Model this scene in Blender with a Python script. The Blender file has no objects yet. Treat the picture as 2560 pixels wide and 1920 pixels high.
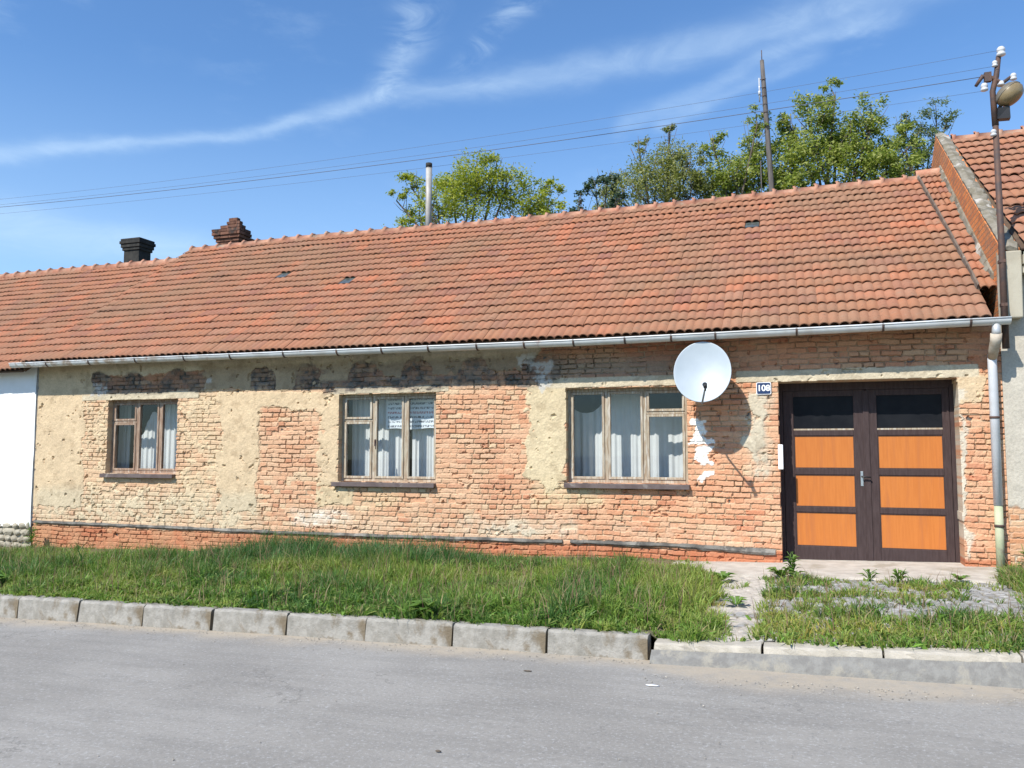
import bpy, bmesh, math, random
import numpy as np
from mathutils import Vector, Matrix
R = math.radians
scene = bpy.context.scene
col = scene.collection
random.seed(7)
rng = np.random.default_rng(7)

# ------------------------------------------------------------------ camera
cam_d = bpy.data.cameras.new('camera'); cam = bpy.data.objects.new('camera', cam_d); col.objects.link(cam)
cam.location = (0, -12.02, 1.5); cam.rotation_euler = (R(90 + 4.48), 0, R(19.25))
cam_d.sensor_width = 36; cam_d.lens = 29.295; cam_d.clip_end = 2000
scene.camera = cam
scene.view_settings.view_transform = 'Standard'; scene.view_settings.look = 'None'
scene.view_settings.exposure = 0.38; scene.view_settings.gamma = 1

# ------------------------------------------------------------------ sun and sky
SUN = Vector((-.44, -1, 1.19)).normalized()
EL = math.asin(SUN.z); AZ = math.atan2(SUN.x, SUN.y)
ld = bpy.data.lights.new('sun', 'SUN'); ld.energy = 5.0; ld.angle = R(.53); ld.color = (1, .95, .86)
sun = bpy.data.objects.new('sun', ld); col.objects.link(sun)
sun.rotation_euler = SUN.to_track_quat('Z', 'Y').to_euler(); sun.location = (-8, -25, 30)

world = bpy.data.worlds.new('World'); scene.world = world; world.use_nodes = True
nt = world.node_tree; nt.nodes.clear()
class NT:
    def __init__(s, t): s.t = t
    def n(s, typ, **kw):
        o = s.t.nodes.new(typ)
        for k, v in kw.items(): setattr(o, k, v)
        return o
    def l(s, a, b): s.t.links.new(a, b)
    def put(s, sock, v):
        if hasattr(v, 'is_linked') or isinstance(v, bpy.types.NodeSocket): s.l(v, sock)
        else: sock.default_value = v
    def m(s, op, a, b=0.0, c=0.0, clamp=False):
        o = s.n('ShaderNodeMath', operation=op, use_clamp=clamp)
        for i, v in enumerate((a, b, c)): s.put(o.inputs[i], v)
        return o.outputs[0]
    def mix(s, f, a, b, mode='MIX'):
        o = s.n('ShaderNodeMix', data_type='RGBA', blend_type=mode)
        s.put(o.inputs[0], f)
        for i, v in ((6, a), (7, b)):
            s.put(o.inputs[i], v if not isinstance(v, tuple) or len(v) == 4 else v + (1,))
        return o.outputs[2]
    def noise(s, vec, scale, detail=4, rough=.55, dist=0.0, out=0):
        o = s.n('ShaderNodeTexNoise'); s.l(vec, o.inputs['Vector'])
        o.inputs['Scale'].default_value = scale; o.inputs['Detail'].default_value = detail
        o.inputs['Roughness'].default_value = rough; o.inputs['Distortion'].default_value = dist
        return o.outputs[out]
    def ramp(s, f, a, b, lo=0.0, hi=1.0):
        o = s.n('ShaderNodeMapRange', clamp=True, interpolation_type='SMOOTHSTEP')
        s.put(o.inputs[0], f)
        for i, v in zip((1, 2, 3, 4), (a, b, lo, hi)): s.put(o.inputs[i], v)
        return o.outputs[0]
    def curve(s, f, pts):
        o = s.n('ShaderNodeFloatCurve'); s.put(o.inputs['Value'], f)
        c = o.mapping.curves[0]
        c.points[0].location = pts[0]; c.points[1].location = pts[-1]
        for p in pts[1:-1]: c.points.new(*p)
        o.mapping.use_clip = False; o.mapping.update()
        return o.outputs[0]

g = NT(nt)
sky = g.n('ShaderNodeTexSky', sky_type='NISHITA', sun_disc=False)
sky.sun_elevation = EL; sky.sun_rotation = AZ % (2 * math.pi)
sky.altitude = 200; sky.air_density = 1.15; sky.dust_density = .35; sky.ozone_density = 2.2
tc = g.n('ShaderNodeTexCoord'); d = tc.outputs['Generated']
sp = g.n('ShaderNodeSeparateXYZ'); g.l(d, sp.inputs[0])
az = g.m('ARCTAN2', sp.outputs[0], sp.outputs[1]); el = g.m('ARCSINE', sp.outputs[2])
cb = g.n('ShaderNodeCombineXYZ'); g.l(az, cb.inputs[0]); g.l(el, cb.inputs[1])
mpA = g.n('ShaderNodeMapping'); mpA.inputs['Scale'].default_value = (1, 2.6, 1); mpA.inputs['Rotation'].default_value = (0, 0, R(-20)); g.l(cb.outputs[0], mpA.inputs[0])
mpB = g.n('ShaderNodeMapping'); mpB.inputs['Scale'].default_value = (1.0, 2.4, 1); mpB.inputs['Rotation'].default_value = (0, 0, R(-38)); g.l(cb.outputs[0], mpB.inputs[0])
wA = g.noise(mpA.outputs[0], 9, 6, .6); fB = g.noise(mpB.outputs[0], 11, 7, .62, .9); big = g.noise(cb.outputs[0], 3.2, 3)
wob = g.m('MULTIPLY', g.m('SUBTRACT', wA, .5), .03)
def streak(x, y, pts, x0, x1, y0, y1, wpts, amp, tex):      # a soft band whose centre follows pts (direction space)
    u = g.m('DIVIDE', g.m('SUBTRACT', x, x0), x1 - x0)
    c = g.curve(u, [((a - x0) / (x1 - x0), (b - y0) / (y1 - y0)) for a, b in pts])
    w = g.curve(u, [((a - x0) / (x1 - x0), b) for a, b in wpts])
    c = g.m('ADD', g.m('MULTIPLY', c, y1 - y0), y0)
    dd = g.m('DIVIDE', g.m('ADD', g.m('SUBTRACT', y, c), wob), w)
    b = g.m('POWER', 2.718, g.m('MULTIPLY', g.m('MULTIPLY', dd, dd), -1.0))
    b = g.m('MULTIPLY', b, g.ramp(u, 0.0, .08)); b = g.m('MULTIPLY', b, g.ramp(u, 1.0, .85))
    return g.m('MULTIPLY', g.m('MULTIPLY', b, tex), amp)
soft = g.ramp(fB, .25, .8, .45, 1.0); wisp = g.ramp(fB, .38, .75)
cl = streak(az, el, [(-1.0, .29), (-.898, .299), (-.785, .325), (-.654, .352), (-.564, .385), (-.493, .405), (-.397, .419), (-.225, .439), (-.059, .458), (.045, .47), (.3, .50)],
            -1.0, .3, .2, .55, [(-1.0, .012), (-.654, .007), (-.493, .011), (-.3, .015), (.3, .022)], .33, soft)
cl = g.m('ADD', cl, streak(el, az, [(.40, -.497), (.435, -.482), (.46, -.465), (.49, -.455), (.52, -.44)], .395, .53, -.6, -.3,
            [(.395, .012), (.44, .022), (.53, .03)], .34, wisp))
cl = g.m('ADD', cl, streak(el, az, [(.43, -.405), (.473, -.362), (.51, -.322), (.56, -.28)], .43, .56, -.5, -.2, [(.43, .012), (.49, .022), (.56, .03)], .36, wisp))
cl = g.m('ADD', cl, streak(az, el, [(-.22, .375), (-.125, .399), (-.038, .431), (.044, .447), (.141, .453)], -.22, .141, .3, .5, [(-.22, .012), (-.05, .008), (.141, .01)], .26, soft))
cl = g.m('ADD', cl, streak(az, el, [(-.17, .372), (-.09, .396), (-.03, .415), (.05, .43)], -.17, .05, .3, .5, [(-.17, .01), (.05, .008)], .22, soft))
cl = g.m('ADD', cl, streak(az, el, [(-1.2, .23), (-.85, .225), (-.72, .22), (-.6, .2)], -1.2, -.6, .1, .3, [(-1.2, .03), (-.6, .016)], .32, soft))
cl = g.m('ADD', cl, g.m('MULTIPLY', g.m('MULTIPLY', g.ramp(wA, .5, .78), g.ramp(big, .42, .66)), .16))
hz = g.m('MULTIPLY', g.ramp(el, .44, .16), .20)
cl = g.m('ADD', cl, hz)
cl = g.m('MINIMUM', cl, .85)
skyc = g.mix(1.0, sky.outputs[0], (.98, 1.36, 1.74), 'MULTIPLY')
skyc = g.mix(cl, skyc, (7.6, 9.6, 11.4))
bg = g.n('ShaderNodeBackground'); g.l(skyc, bg.inputs[0]); bg.inputs[1].default_value = .084
wo = g.n('ShaderNodeOutputWorld'); g.l(bg.outputs[0], wo.inputs[0])

# ------------------------------------------------------------------ helpers
base_of = {}                                  # world origin of every object that may be a parent
def tag(o, label=None, cat=None, group=None, kind=None):
    if label: o['label'] = label
    if cat: o['category'] = cat
    if group: o['group'] = group
    if kind: o['kind'] = kind
    return o
def thing(name, loc, label, cat, group=None):
    o = bpy.data.objects.new(name, None); col.objects.link(o); o.location = loc; o.empty_display_size = .2
    base_of[o] = Vector(loc)
    return tag(o, label, cat, group)
def link_mesh(name, me, mat, parent=None, base=None):
    """Links a mesh given in world coordinates as an object at its parent's origin (or at base)."""
    o = bpy.data.objects.new(name, me); col.objects.link(o)
    b = base_of[parent] if parent is not None else Vector(base if base is not None else (0, 0, 0))
    me.transform(Matrix.Translation(-b))
    base_of[o] = b
    if parent is not None: o.parent = parent
    else: o.location = b
    for m in (mat if isinstance(mat, (list, tuple)) else [mat]): me.materials.append(m)
    return o
def mesh_np(name, V, loops, starts, cols=None, smooth=False, mats=None):
    me = bpy.data.meshes.new(name)
    V = np.asarray(V, np.float32); loops = np.asarray(loops, np.int32).ravel(); starts = np.asarray(starts, np.int32)
    me.vertices.add(len(V)); me.vertices.foreach_set('co', V.ravel())
    me.loops.add(len(loops)); me.loops.foreach_set('vertex_index', loops)
    me.polygons.add(len(starts)); me.polygons.foreach_set('loop_start', starts)
    if mats is not None: me.polygons.foreach_set('material_index', np.asarray(mats, np.int32))
    me.update(calc_edges=True)
    me.polygons.foreach_set('use_smooth', np.full(len(starts), smooth, bool))
    if cols is not None:
        a = me.color_attributes.new('Col', 'FLOAT_COLOR', 'POINT')
        c = np.ones((len(V), 4), np.float32); c[:, :cols.shape[1]] = cols
        a.data.foreach_set('color', c.ravel())
    me.update()
    return me
def quads_np(name, V, Q, **kw):
    Q = np.asarray(Q); return mesh_np(name, V, Q.ravel(), np.arange(len(Q)) * 4, **kw)

class MB:
    """Collects shapes in world coordinates; build() links them as ONE mesh object."""
    def __init__(s): s.v = []; s.f = []; s.mi = []; s.sm = []
    def add(s, vs, fs, mi=0, sm=False):
        o = len(s.v); s.v += [tuple(v) for v in vs]
        for f in fs: s.f.append([i + o for i in f]); s.mi.append(mi); s.sm.append(sm)
        return s
    def box(s, x0, x1, y0, y1, z0, z1, mi=0, j=0.0, rot=None, ch=0.0):
        vs = [Vector((x, y, z)) for z in (z0, z1) for y in (y0, y1) for x in (x0, x1)]
        if j: vs = [v + Vector((random.uniform(-j, j), random.uniform(-j, j), random.uniform(-j, j))) for v in vs]
        if rot is not None:
            c = Vector(((x0 + x1) / 2, (y0 + y1) / 2, (z0 + z1) / 2)); vs = [c + rot @ (v - c) for v in vs]
        return s.add(vs, [(0, 2, 3, 1), (4, 5, 7, 6), (0, 1, 5, 4), (2, 6, 7, 3), (0, 4, 6, 2), (1, 3, 7, 5)], mi)
    def hexa(s, vs, mi=0):
        return s.add(vs, [(0, 2, 3, 1), (4, 5, 7, 6), (0, 1, 5, 4), (2, 6, 7, 3), (0, 4, 6, 2), (1, 3, 7, 5)], mi)
    def tube(s, pts, r, n=10, mi=0, caps=True, smooth=True, a0=0.0, a1=None):
        pts = [Vector(p) for p in pts]; rs = r if isinstance(r, (list, tuple)) else [r] * len(pts)
        o = len(s.v); up = None; full = a1 is None; rings = n if full else n + 1
        for i, p in enumerate(pts):
            t = (pts[min(i + 1, len(pts) - 1)] - pts[max(i - 1, 0)]).normalized()
            if up is None: up = Vector((0, 0, 1)) if abs(t.z) < .9 else Vector((0, 1, 0))
            x = t.cross(up).normalized(); y = x.cross(t).normalized(); up = y
            for k in range(rings):
                a = 2 * math.pi * k / n if full else a0 + (a1 - a0) * k / n
                s.v.append(tuple(p + (x * math.cos(a) + y * math.sin(a)) * rs[i]))
        for i in range(len(pts) - 1):
            for k in range(n):
                k2 = (k + 1) % rings if full else k + 1
                s.f.append([o + i * rings + k, o + i * rings + k2, o + (i + 1) * rings + k2, o + (i + 1) * rings + k]); s.mi.append(mi); s.sm.append(smooth)
        if caps and full:
            s.f.append([o + k for k in range(n)][::-1]); s.mi.append(mi); s.sm.append(False)
            e = o + (len(pts) - 1) * rings; s.f.append([e + k for k in range(n)]); s.mi.append(mi); s.sm.append(False)
        return s
    def lathe(s, prof, M, n=24, mi=0, sx=1.0):
        o = len(s.v)
        for (r, z) in prof:
            for k in range(n):
                a = 2 * math.pi * k / n; s.v.append(tuple(M @ Vector((r * math.cos(a) * sx, r * math.sin(a), z))))
        for i in range(len(prof) - 1):
            for k in range(n):
                k2 = (k + 1) % n
                s.f.append([o + i * n + k, o + i * n + k2, o + (i + 1) * n + k2, o + (i + 1) * n + k]); s.mi.append(mi); s.sm.append(True)
        return s
    def build(s, name, mat, parent=None, base=None, bevel=0.0, smooth=False):
        me = bpy.data.meshes.new(name); me.from_pydata(s.v, [], s.f)
        for p, mi, sm in zip(me.polygons, s.mi, s.sm): p.material_index = mi; p.use_smooth = sm or smooth
        bm = bmesh.new(); bm.from_mesh(me); bmesh.ops.recalc_face_normals(bm, faces=bm.faces); bm.to_mesh(me); bm.free()
        o = link_mesh(name, me, mat, parent, base)
        if bevel:
            md = o.modifiers.new('bevel', 'BEVEL'); md.width = bevel; md.segments = 2; md.limit_method = 'ANGLE'
        return o

# value noise on arrays
def vnoise(x, y, s, seed):
    r = np.random.default_rng(seed).random((256, 256)).astype(np.float32)
    x = np.asarray(x, np.float32) * s + 1000.0; y = np.asarray(y, np.float32) * s + 1000.0
    xi = np.floor(x).astype(int); yi = np.floor(y).astype(int); fx = x - xi; fy = y - yi
    fx = fx * fx * (3 - 2 * fx); fy = fy * fy * (3 - 2 * fy)
    a = r[xi & 255, yi & 255]; b = r[(xi + 1) & 255, yi & 255]; c = r[xi & 255, (yi + 1) & 255]; e = r[(xi + 1) & 255, (yi + 1) & 255]
    return (a * (1 - fx) + b * fx) * (1 - fy) + (c * (1 - fx) + e * fx) * fy
def fbm(x, y, s, o=4, seed=1, g=.55):
    t = 0; a = 1; n = 0
    for i in range(o): t = t + a * vnoise(x, y, s * 2 ** i, seed + i * 17); n += a; a *= g
    return t / n
def sstep(x, a, b):
    t = np.clip((x - a) / (b - a), 0, 1); return t * t * (3 - 2 * t)
def hash2(i, j, seed):
    r = np.random.default_rng(seed).random((512, 512)); return r[np.asarray(i) & 511, np.asarray(j) & 511]
def rect(x, z, x0, x1, z0, z1, s=.06):
    return np.clip((x - x0) / s + .5, 0, 1) * np.clip((x1 - x) / s + .5, 0, 1) * np.clip((z - z0) / s + .5, 0, 1) * np.clip((z1 - z) / s + .5, 0, 1)
def lerp(a, b, t): return a + (b - a) * t[..., None]

# ------------------------------------------------------------------ materials
def new_mat(name):
    m = bpy.data.materials.new(name); m.use_nodes = True; t = m.node_tree; t.nodes.clear(); q = NT(t)
    b = q.n('ShaderNodeBsdfPrincipled'); o = q.n('ShaderNodeOutputMaterial'); q.l(b.outputs[0], o.inputs[0])
    c = q.n('ShaderNodeTexCoord').outputs['Object']
    return m, q, b, c, o
def M(name, c1, c2=None, scale=6, rough=.8, bump=0.0, bscale=60, metal=0.0, island=0.0, lo=.35, hi=.65, stretch=(1, 1, 1), c3=None, s3=1.5, spec=.35, t3=(.52, .66)):
    m, q, b, c, o = new_mat(name)
    mp = q.n('ShaderNodeMapping'); mp.inputs['Scale'].default_value = stretch; q.l(c, mp.inputs[0]); v = mp.outputs[0]
    cc = c1 + (1,)
    if c2: cc = q.mix(q.ramp(q.noise(v, scale, 6, .6), lo, hi), c1, c2)
    if c3: cc = q.mix(q.ramp(q.noise(v, s3, 5, .65, .4), t3[0], t3[1]), cc, c3)
    if island:
        gi = q.n('ShaderNodeNewGeometry').outputs['Random Per Island']
        cc = q.mix(1.0, cc, q.n('ShaderNodeCombineColor').outputs[0], 'MULTIPLY') if False else cc
        hs = q.n('ShaderNodeHueSaturation'); q.put(hs.inputs['Color'], cc)
        q.l(q.m('ADD', q.m('MULTIPLY', gi, island), 1 - island / 2), hs.inputs['Value'])
        cc = hs.outputs[0]
    q.put(b.inputs['Base Color'], cc); b.inputs['Roughness'].default_value = rough; b.inputs['Metallic'].default_value = metal
    b.inputs['Specular IOR Level'].default_value = spec
    if bump:
        bp = q.n('ShaderNodeBump'); bp.inputs['Strength'].default_value = bump; bp.inputs['Distance'].default_value = .01
        q.l(q.noise(v, bscale, 5, .65), bp.inputs['Height']); q.l(bp.outputs[0], b.inputs['Normal'])
    return m
def M_attr(name, rough=.9, bump=.4, bscale=90, var=.16, spec=.2):
    m, q, b, c, o = new_mat(name)
    a = q.n('ShaderNodeAttribute', attribute_name='Col').outputs['Color']
    n = q.noise(c, bscale * .6, 5, .7)
    hs = q.n('ShaderNodeHueSaturation'); q.l(a, hs.inputs['Color']); q.l(q.ramp(n, .25, .75, 1 - var, 1 + var), hs.inputs['Value'])
    q.l(hs.outputs[0], b.inputs['Base Color']); b.inputs['Roughness'].default_value = rough; b.inputs['Specular IOR Level'].default_value = spec
    bp = q.n('ShaderNodeBump'); bp.inputs['Strength'].default_value = bump; bp.inputs['Distance'].default_value = .006
    q.l(q.noise(c, bscale, 6, .7), bp.inputs['Height']); q.l(bp.outputs[0], b.inputs['Normal'])
    return m
def M_leaf(name, c1, c2, c3, trans=.35, attr=False):
    m, q, b, c, o = new_mat(name)
    if attr: cc = q.n('ShaderNodeAttribute', attribute_name='Col').outputs['Color']
    else:
        gi = q.n('ShaderNodeNewGeometry').outputs['Random Per Island']
        cr = q.n('ShaderNodeValToRGB'); q.l(gi, cr.inputs[0]); e = cr.color_ramp.elements
        e[0].color = c1 + (1,); e[1].color = c3 + (1,); x = e.new(.5); x.color = c2 + (1,)
        cc = cr.outputs[0]
    q.l(cc, b.inputs['Base Color']); b.inputs['Roughness'].default_value = .5; b.inputs['Specular IOR Level'].default_value = .3
    tr = q.n('ShaderNodeBsdfTranslucent'); q.l(q.mix(1.0, cc, (1.1, 1.25, .6), 'MULTIPLY'), tr.inputs[0])
    mx = q.n('ShaderNodeMixShader'); mx.inputs[0].default_value = trans
    q.l(b.outputs[0], mx.inputs[1]); q.l(tr.outputs[0], mx.inputs[2]); q.l(mx.outputs[0], o.inputs[0])
    return m
def M_glass(name, tint=(.9, .93, .93), rough=.02):
    m, q, b, c, o = new_mat(name); t = m.node_tree; t.nodes.remove(b)
    tp = q.n('ShaderNodeBsdfTransparent'); tp.inputs[0].default_value = tint + (1,)
    gl = q.n('ShaderNodeBsdfGlossy'); gl.inputs['Roughness'].default_value = rough; gl.inputs[0].default_value = (.9, .9, .9, 1)
    lw = q.n('ShaderNodeLayerWeight'); lw.inputs[0].default_value = .5
    fr = q.m('ADD', q.m('MULTIPLY', q.m('POWER', lw.outputs['Facing'], 5.0), .9), .05)
    bp = q.n('ShaderNodeBump'); bp.inputs['Strength'].default_value = .03; q.l(q.noise(c, 3, 2), bp.inputs['Height']); q.l(bp.outputs[0], gl.inputs['Normal'])
    mx = q.n('ShaderNodeMixShader'); q.l(fr, mx.inputs[0]); q.l(tp.outputs[0], mx.inputs[1]); q.l(gl.outputs[0], mx.inputs[2]); q.l(mx.outputs[0], o.inputs[0])
    return m

mat_wall = M_attr('brick_and_plaster', .92, .5, 70, .14)
mat_render = M('pale_render', (.40, .36, .28), (.47, .43, .34), 3, .9, .35, 70, c3=(.36, .32, .24), s3=2)
mat_white = M('white_limewash', (.78, .78, .78), (.72, .72, .71), 2.5, .85, .25, 40)
mat_dark = M('dark_interior', (.10, .09, .08), (.14, .13, .115), 3, .9)
def tile_mat(name, seed=0.0, grey=1.0):
    m, q, b, c, o = new_mat(name)
    gi = q.n('ShaderNodeNewGeometry').outputs['Random Per Island']
    cr = q.n('ShaderNodeValToRGB'); q.l(gi, cr.inputs[0]); e = cr.color_ramp.elements
    e[0].color = (.265, .116, .080, 1); e[1].color = (.345, .138, .082, 1)
    for p, k in ((.2, (.325, .142, .080)), (.45, (.285, .132, .080)), (.62, (.34, .142, .075)), (.8, (.31, .155, .098)), (.97, (.40, .148, .078))):
        x = e.new(p); x.color = k + (1,)
    mp = q.n('ShaderNodeMapping'); mp.inputs['Location'].default_value = (seed, seed * .7, 0); q.l(c, mp.inputs[0]); v = mp.outputs[0]
    cc = cr.outputs[0]
    cc = q.mix(q.m('MULTIPLY', q.ramp(q.noise(v, .55, 4, .6), .38, .68), .6 * grey), cc, (.235, .145, .088))
    cc = q.mix(q.m('MULTIPLY', q.ramp(q.noise(v, 7, 6, .7), .55, .75), .55 * grey), cc, (.21, .155, .11))
    cc = q.mix(q.m('MULTIPLY', q.ramp(q.noise(v, 30, 5, .7), .54, .72), .6), cc, (.31, .235, .165))
    cc = q.mix(q.m('MULTIPLY', q.ramp(q.noise(v, 16, 5, .7), .56, .72), .6), cc, (.085, .055, .042))
    q.l(cc, b.inputs['Base Color']); b.inputs['Roughness'].default_value = .85; b.inputs['Specular IOR Level'].default_value = .25
    bp = q.n('ShaderNodeBump'); bp.inputs['Strength'].default_value = .35; bp.inputs['Distance'].default_value = .006
    q.l(q.noise(v, 60, 5, .7), bp.inputs['Height']); q.l(bp.outputs[0], b.inputs['Normal'])
    return m
mat_tile = tile_mat('clay_tiles'); mat_tile_r = tile_mat('clay_tiles_warm', 13.0, .55); mat_tile_l = tile_mat('clay_tiles_left', 31.0, .9)
mat_ridge = M('ridge_tiles', (.37, .16, .10), (.45, .25, .165), 5, .85, .3, 60, island=.3, c3=(.42, .33, .24), s3=3, t3=(.55, .68))
mat_under = M('roof_boards', (.08, .05, .035), (.12, .08, .05), 4, .9)
mat_zinc = M('zinc_sheet', (.46, .47, .48), (.56, .57, .58), 3, .42, .05, 30, .35, c3=(.34, .31, .27), s3=2.2, t3=(.56, .72), spec=.5)
mat_gutter = None
def gutter_mat():
    m, q, b, c, o = new_mat('weathered_gutter')
    sp_ = q.n('ShaderNodeSeparateXYZ'); q.l(c, sp_.inputs[0])
    left = q.ramp(sp_.outputs[0], -3.0, -6.5)          # the left end is rusty and stained
    cc = q.mix(q.ramp(q.noise(c, 2.5, 5), .35, .7), (.66, .68, .69), (.54, .54, .53))
    r = q.m('MULTIPLY', q.ramp(q.noise(c, 6, 6, .7), .42, .62), q.m('ADD', q.m('MULTIPLY', left, .75), .14))
    cc = q.mix(r, cc, (.33, .24, .16))
    cc = q.mix(q.m('MULTIPLY', q.ramp(q.noise(c, 3.5, 5, .7), .62, .74), .8), cc, (.27, .10, .05))
    q.l(cc, b.inputs['Base Color']); b.inputs['Roughness'].default_value = .5; b.inputs['Metallic'].default_value = .15
    return m
mat_gutter = gutter_mat()
mat_iron = M('rusty_iron', (.075, .058, .055), (.13, .075, .055), 9, .7, .2, 60, .3)
mat_wood_grey = M('weathered_window_wood', (.43, .375, .285), (.30, .215, .145), 7, .8, .5, 90, stretch=(6, 6, .7), c3=(.52, .48, .41), s3=4)
mat_wood_brown = M('worn_brown_window_wood', (.22, .135, .09), (.33, .235, .17), 7, .75, .5, 90, stretch=(6, 6, .7), c3=(.47, .39, .31), s3=5)
mat_sill = M('brown_sheet_sill', (.10, .072, .068), (.14, .108, .102), 6, .5, .1, 50, .0, c3=(.24, .21, .19), s3=4, t3=(.6, .7))
mat_glass = M_glass('window_glass'); mat_glass_dark = M('dark_door_glass', (.010, .011, .014), (.016, .017, .02), 3, .35, spec=.06)
mat_curtain = None
def cloth_mat():
    m, q, b, c, o = new_mat('white_curtain_cloth')
    cc = q.mix(q.ramp(q.noise(c, 8, 4), .3, .7), (.74, .74, .75), (.80, .80, .80))
    q.put(b.inputs['Base Color'], cc); b.inputs['Roughness'].default_value = .9
    tr = q.n('ShaderNodeBsdfTranslucent'); tr.inputs[0].default_value = (.7, .7, .7, 1)
    mx = q.n('ShaderNodeMixShader'); mx.inputs[0].default_value = .2
    q.l(b.outputs[0], mx.inputs[1]); q.l(tr.outputs[0], mx.inputs[2]); q.l(mx.outputs[0], o.inputs[0]); return m
mat_curtain = cloth_mat()
mat_gate = M('dark_brown_gate_paint', (.048, .032, .031), (.066, .046, .045), 5, .65, .25, 70, stretch=(8, 8, 1), spec=.15)
mat_orange = M('orange_brown_panel', (.46, .148, .032), (.50, .168, .038), 5, .5, .1, 60, stretch=(10, 10, .6), spec=.25, c3=(.42, .14, .04), s3=1.3, t3=(.5, .7))
mat_black = M('black_plastic', (.015, .015, .017), (.022, .022, .024), 6, .45)
mat_steel = M('brushed_steel', (.55, .55, .55), (.62, .62, .62), 8, .3, metal=.9)
mat_dish = M('dish_paint', (.355, .405, .445), (.385, .435, .475), 3, .45, spec=.4)
mat_dishback = M('dish_back_grey', (.20, .21, .22), (.26, .27, .28), 4, .6)
mat_bluesign = M('blue_enamel', (.012, .03, .10), (.016, .036, .11), 6, .25, spec=.5)
mat_whitepaint = M('white_plastic', (.82, .83, .84), (.78, .79, .80), 5, .4)
mat_kerb = M('kerb_concrete', (.235, .22, .19), (.33, .31, .275), 9, .92, 1.0, 45, c3=(.17, .135, .09), s3=3.1, t3=(.50, .64))
mat_kerb_flat = M('pale_kerb_concrete', (.37, .335, .275), (.45, .41, .345), 8, .92, .7, 55, c3=(.36, .33, .27), s3=3)
mat_slab = M('worn_concrete', (.40, .36, .31), (.50, .46, .40), 5, .92, .7, 40, c3=(.34, .30, .24), s3=1.6)
mat_soil = M('bare_soil', (.17, .135, .085), (.105, .10, .05), 2.5, .95, .9, 18, c3=(.26, .22, .15), s3=1.2)
mat_ground = M('far_ground', (.10, .105, .05), (.13, .115, .07), .4, .95, .3, 5)
mat_cobble = M_attr('granite_setts', .85, .5, 60, .18)
mat_stone = M('rubble_stone', (.30, .265, .20), (.42, .38, .30), 6, .9, .9, 24, c3=(.22, .20, .16), s3=5)
mat_bark = M('bark', (.085, .065, .048), (.14, .115, .09), 6, .95, .8, 25, stretch=(2, 2, .5))
mat_pole = M('grey_weathered_pole', (.085, .075, .072), (.14, .125, .115), 7, .9, .5, 30, stretch=(3, 3, .4))
mat_soot = M('sooty_chimney', (.018, .018, .017), (.04, .038, .033), 7, .9, .7, 30)
mat_flue = M('flue_sheet', (.40, .385, .36), (.32, .30, .265), 5, .55, .1, 30, .1)
mat_wire = M('cable_grey', (.10, .11, .14), rough=.6)
mat_porcelain = M('white_porcelain', (.62, .63, .65), (.50, .50, .50), 6, .2, spec=.6)
mat_lampglass = M('amber_lamp_cover', (.17, .125, .065), (.25, .19, .10), 5, .3, spec=.5)
mat_bitumen = M('bitumen_ledge', (.085, .078, .07), (.19, .18, .16), 5, .95, .9, 40, c3=(.27, .25, .22), s3=2.5)
mat_coping = M('mossy_mortar_coping', (.25, .225, .18), (.155, .135, .095), 6, .95, 1.0, 22, c3=(.42, .39, .34), s3=3.2, t3=(.56, .66))
mat_paper = M('white_paper', (.80, .82, .86), (.74, .76, .82), 5, .7)
mat_ink = M('dark_print', (.05, .05, .07), (.09, .08, .11), 9, .7)
mat_redink = M('red_print', (.40, .07, .07), (.30, .06, .07), 9, .7)
mat_grass = M_leaf('grass_blades', (0, 0, 0), (0, 0, 0), (0, 0, 0), .32, attr=True)
mat_weed = M_leaf('weed_leaves', (.08, .165, .03), (.12, .22, .042), (.17, .26, .055), .3)

def brick_node_mat(name, c1, c2, mortar, axes=(1, 2)):
    m, q, b, c, o = new_mat(name)
    s = q.n('ShaderNodeSeparateXYZ'); q.l(c, s.inputs[0]); k = q.n('ShaderNodeCombineXYZ')
    q.l(s.outputs[axes[0]], k.inputs[0]); q.l(s.outputs[axes[1]], k.inputs[1])
    ad = q.n('ShaderNodeVectorMath', operation='ADD'); q.l(k.outputs[0], ad.inputs[0])
    nz = q.n('ShaderNodeVectorMath', operation='SCALE'); q.l(q.noise(c, 4, 4, out=1), nz.inputs[0]); nz.inputs['Scale'].default_value = .03; q.l(nz.outputs[0], ad.inputs[1])
    t = q.n('ShaderNodeTexBrick'); q.l(ad.outputs[0], t.inputs['Vector']); t.inputs['Scale'].default_value = 1
    t.inputs['Brick Width'].default_value = .27; t.inputs['Row Height'].default_value = .08; t.inputs['Mortar Size'].default_value = .007; t.inputs['Mortar Smooth'].default_value = .4
    t.inputs['Color1'].default_value = c1 + (1,); t.inputs['Color2'].default_value = c2 + (1,); t.inputs['Mortar'].default_value = mortar + (1,)
    cc = q.mix(q.m('MULTIPLY', q.ramp(q.noise(c, 3, 6, .7), .5, .7), .6), t.outputs[0], mortar)
    cc = q.mix(q.m('MULTIPLY', q.ramp(q.noise(c, 12, 5, .7), .55, .75), .4), cc, (.12, .08, .05))
    q.l(cc, b.inputs['Base Color']); b.inputs['Roughness'].default_value = .92
    bp = q.n('ShaderNodeBump'); bp.inputs['Strength'].default_value = .9; bp.inputs['Distance'].default_value = .02
    q.l(q.m('ADD', q.m('MULTIPLY', t.outputs[1], -1.0), q.m('MULTIPLY', q.noise(c, 30, 5, .7), .8)), bp.inputs['Height']); q.l(bp.outputs[0], b.inputs['Normal'])
    return m
mat_parapet = brick_node_mat('parapet_brick', (.70, .24, .065), (.50, .17, .06), (.26, .19, .12))
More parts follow.
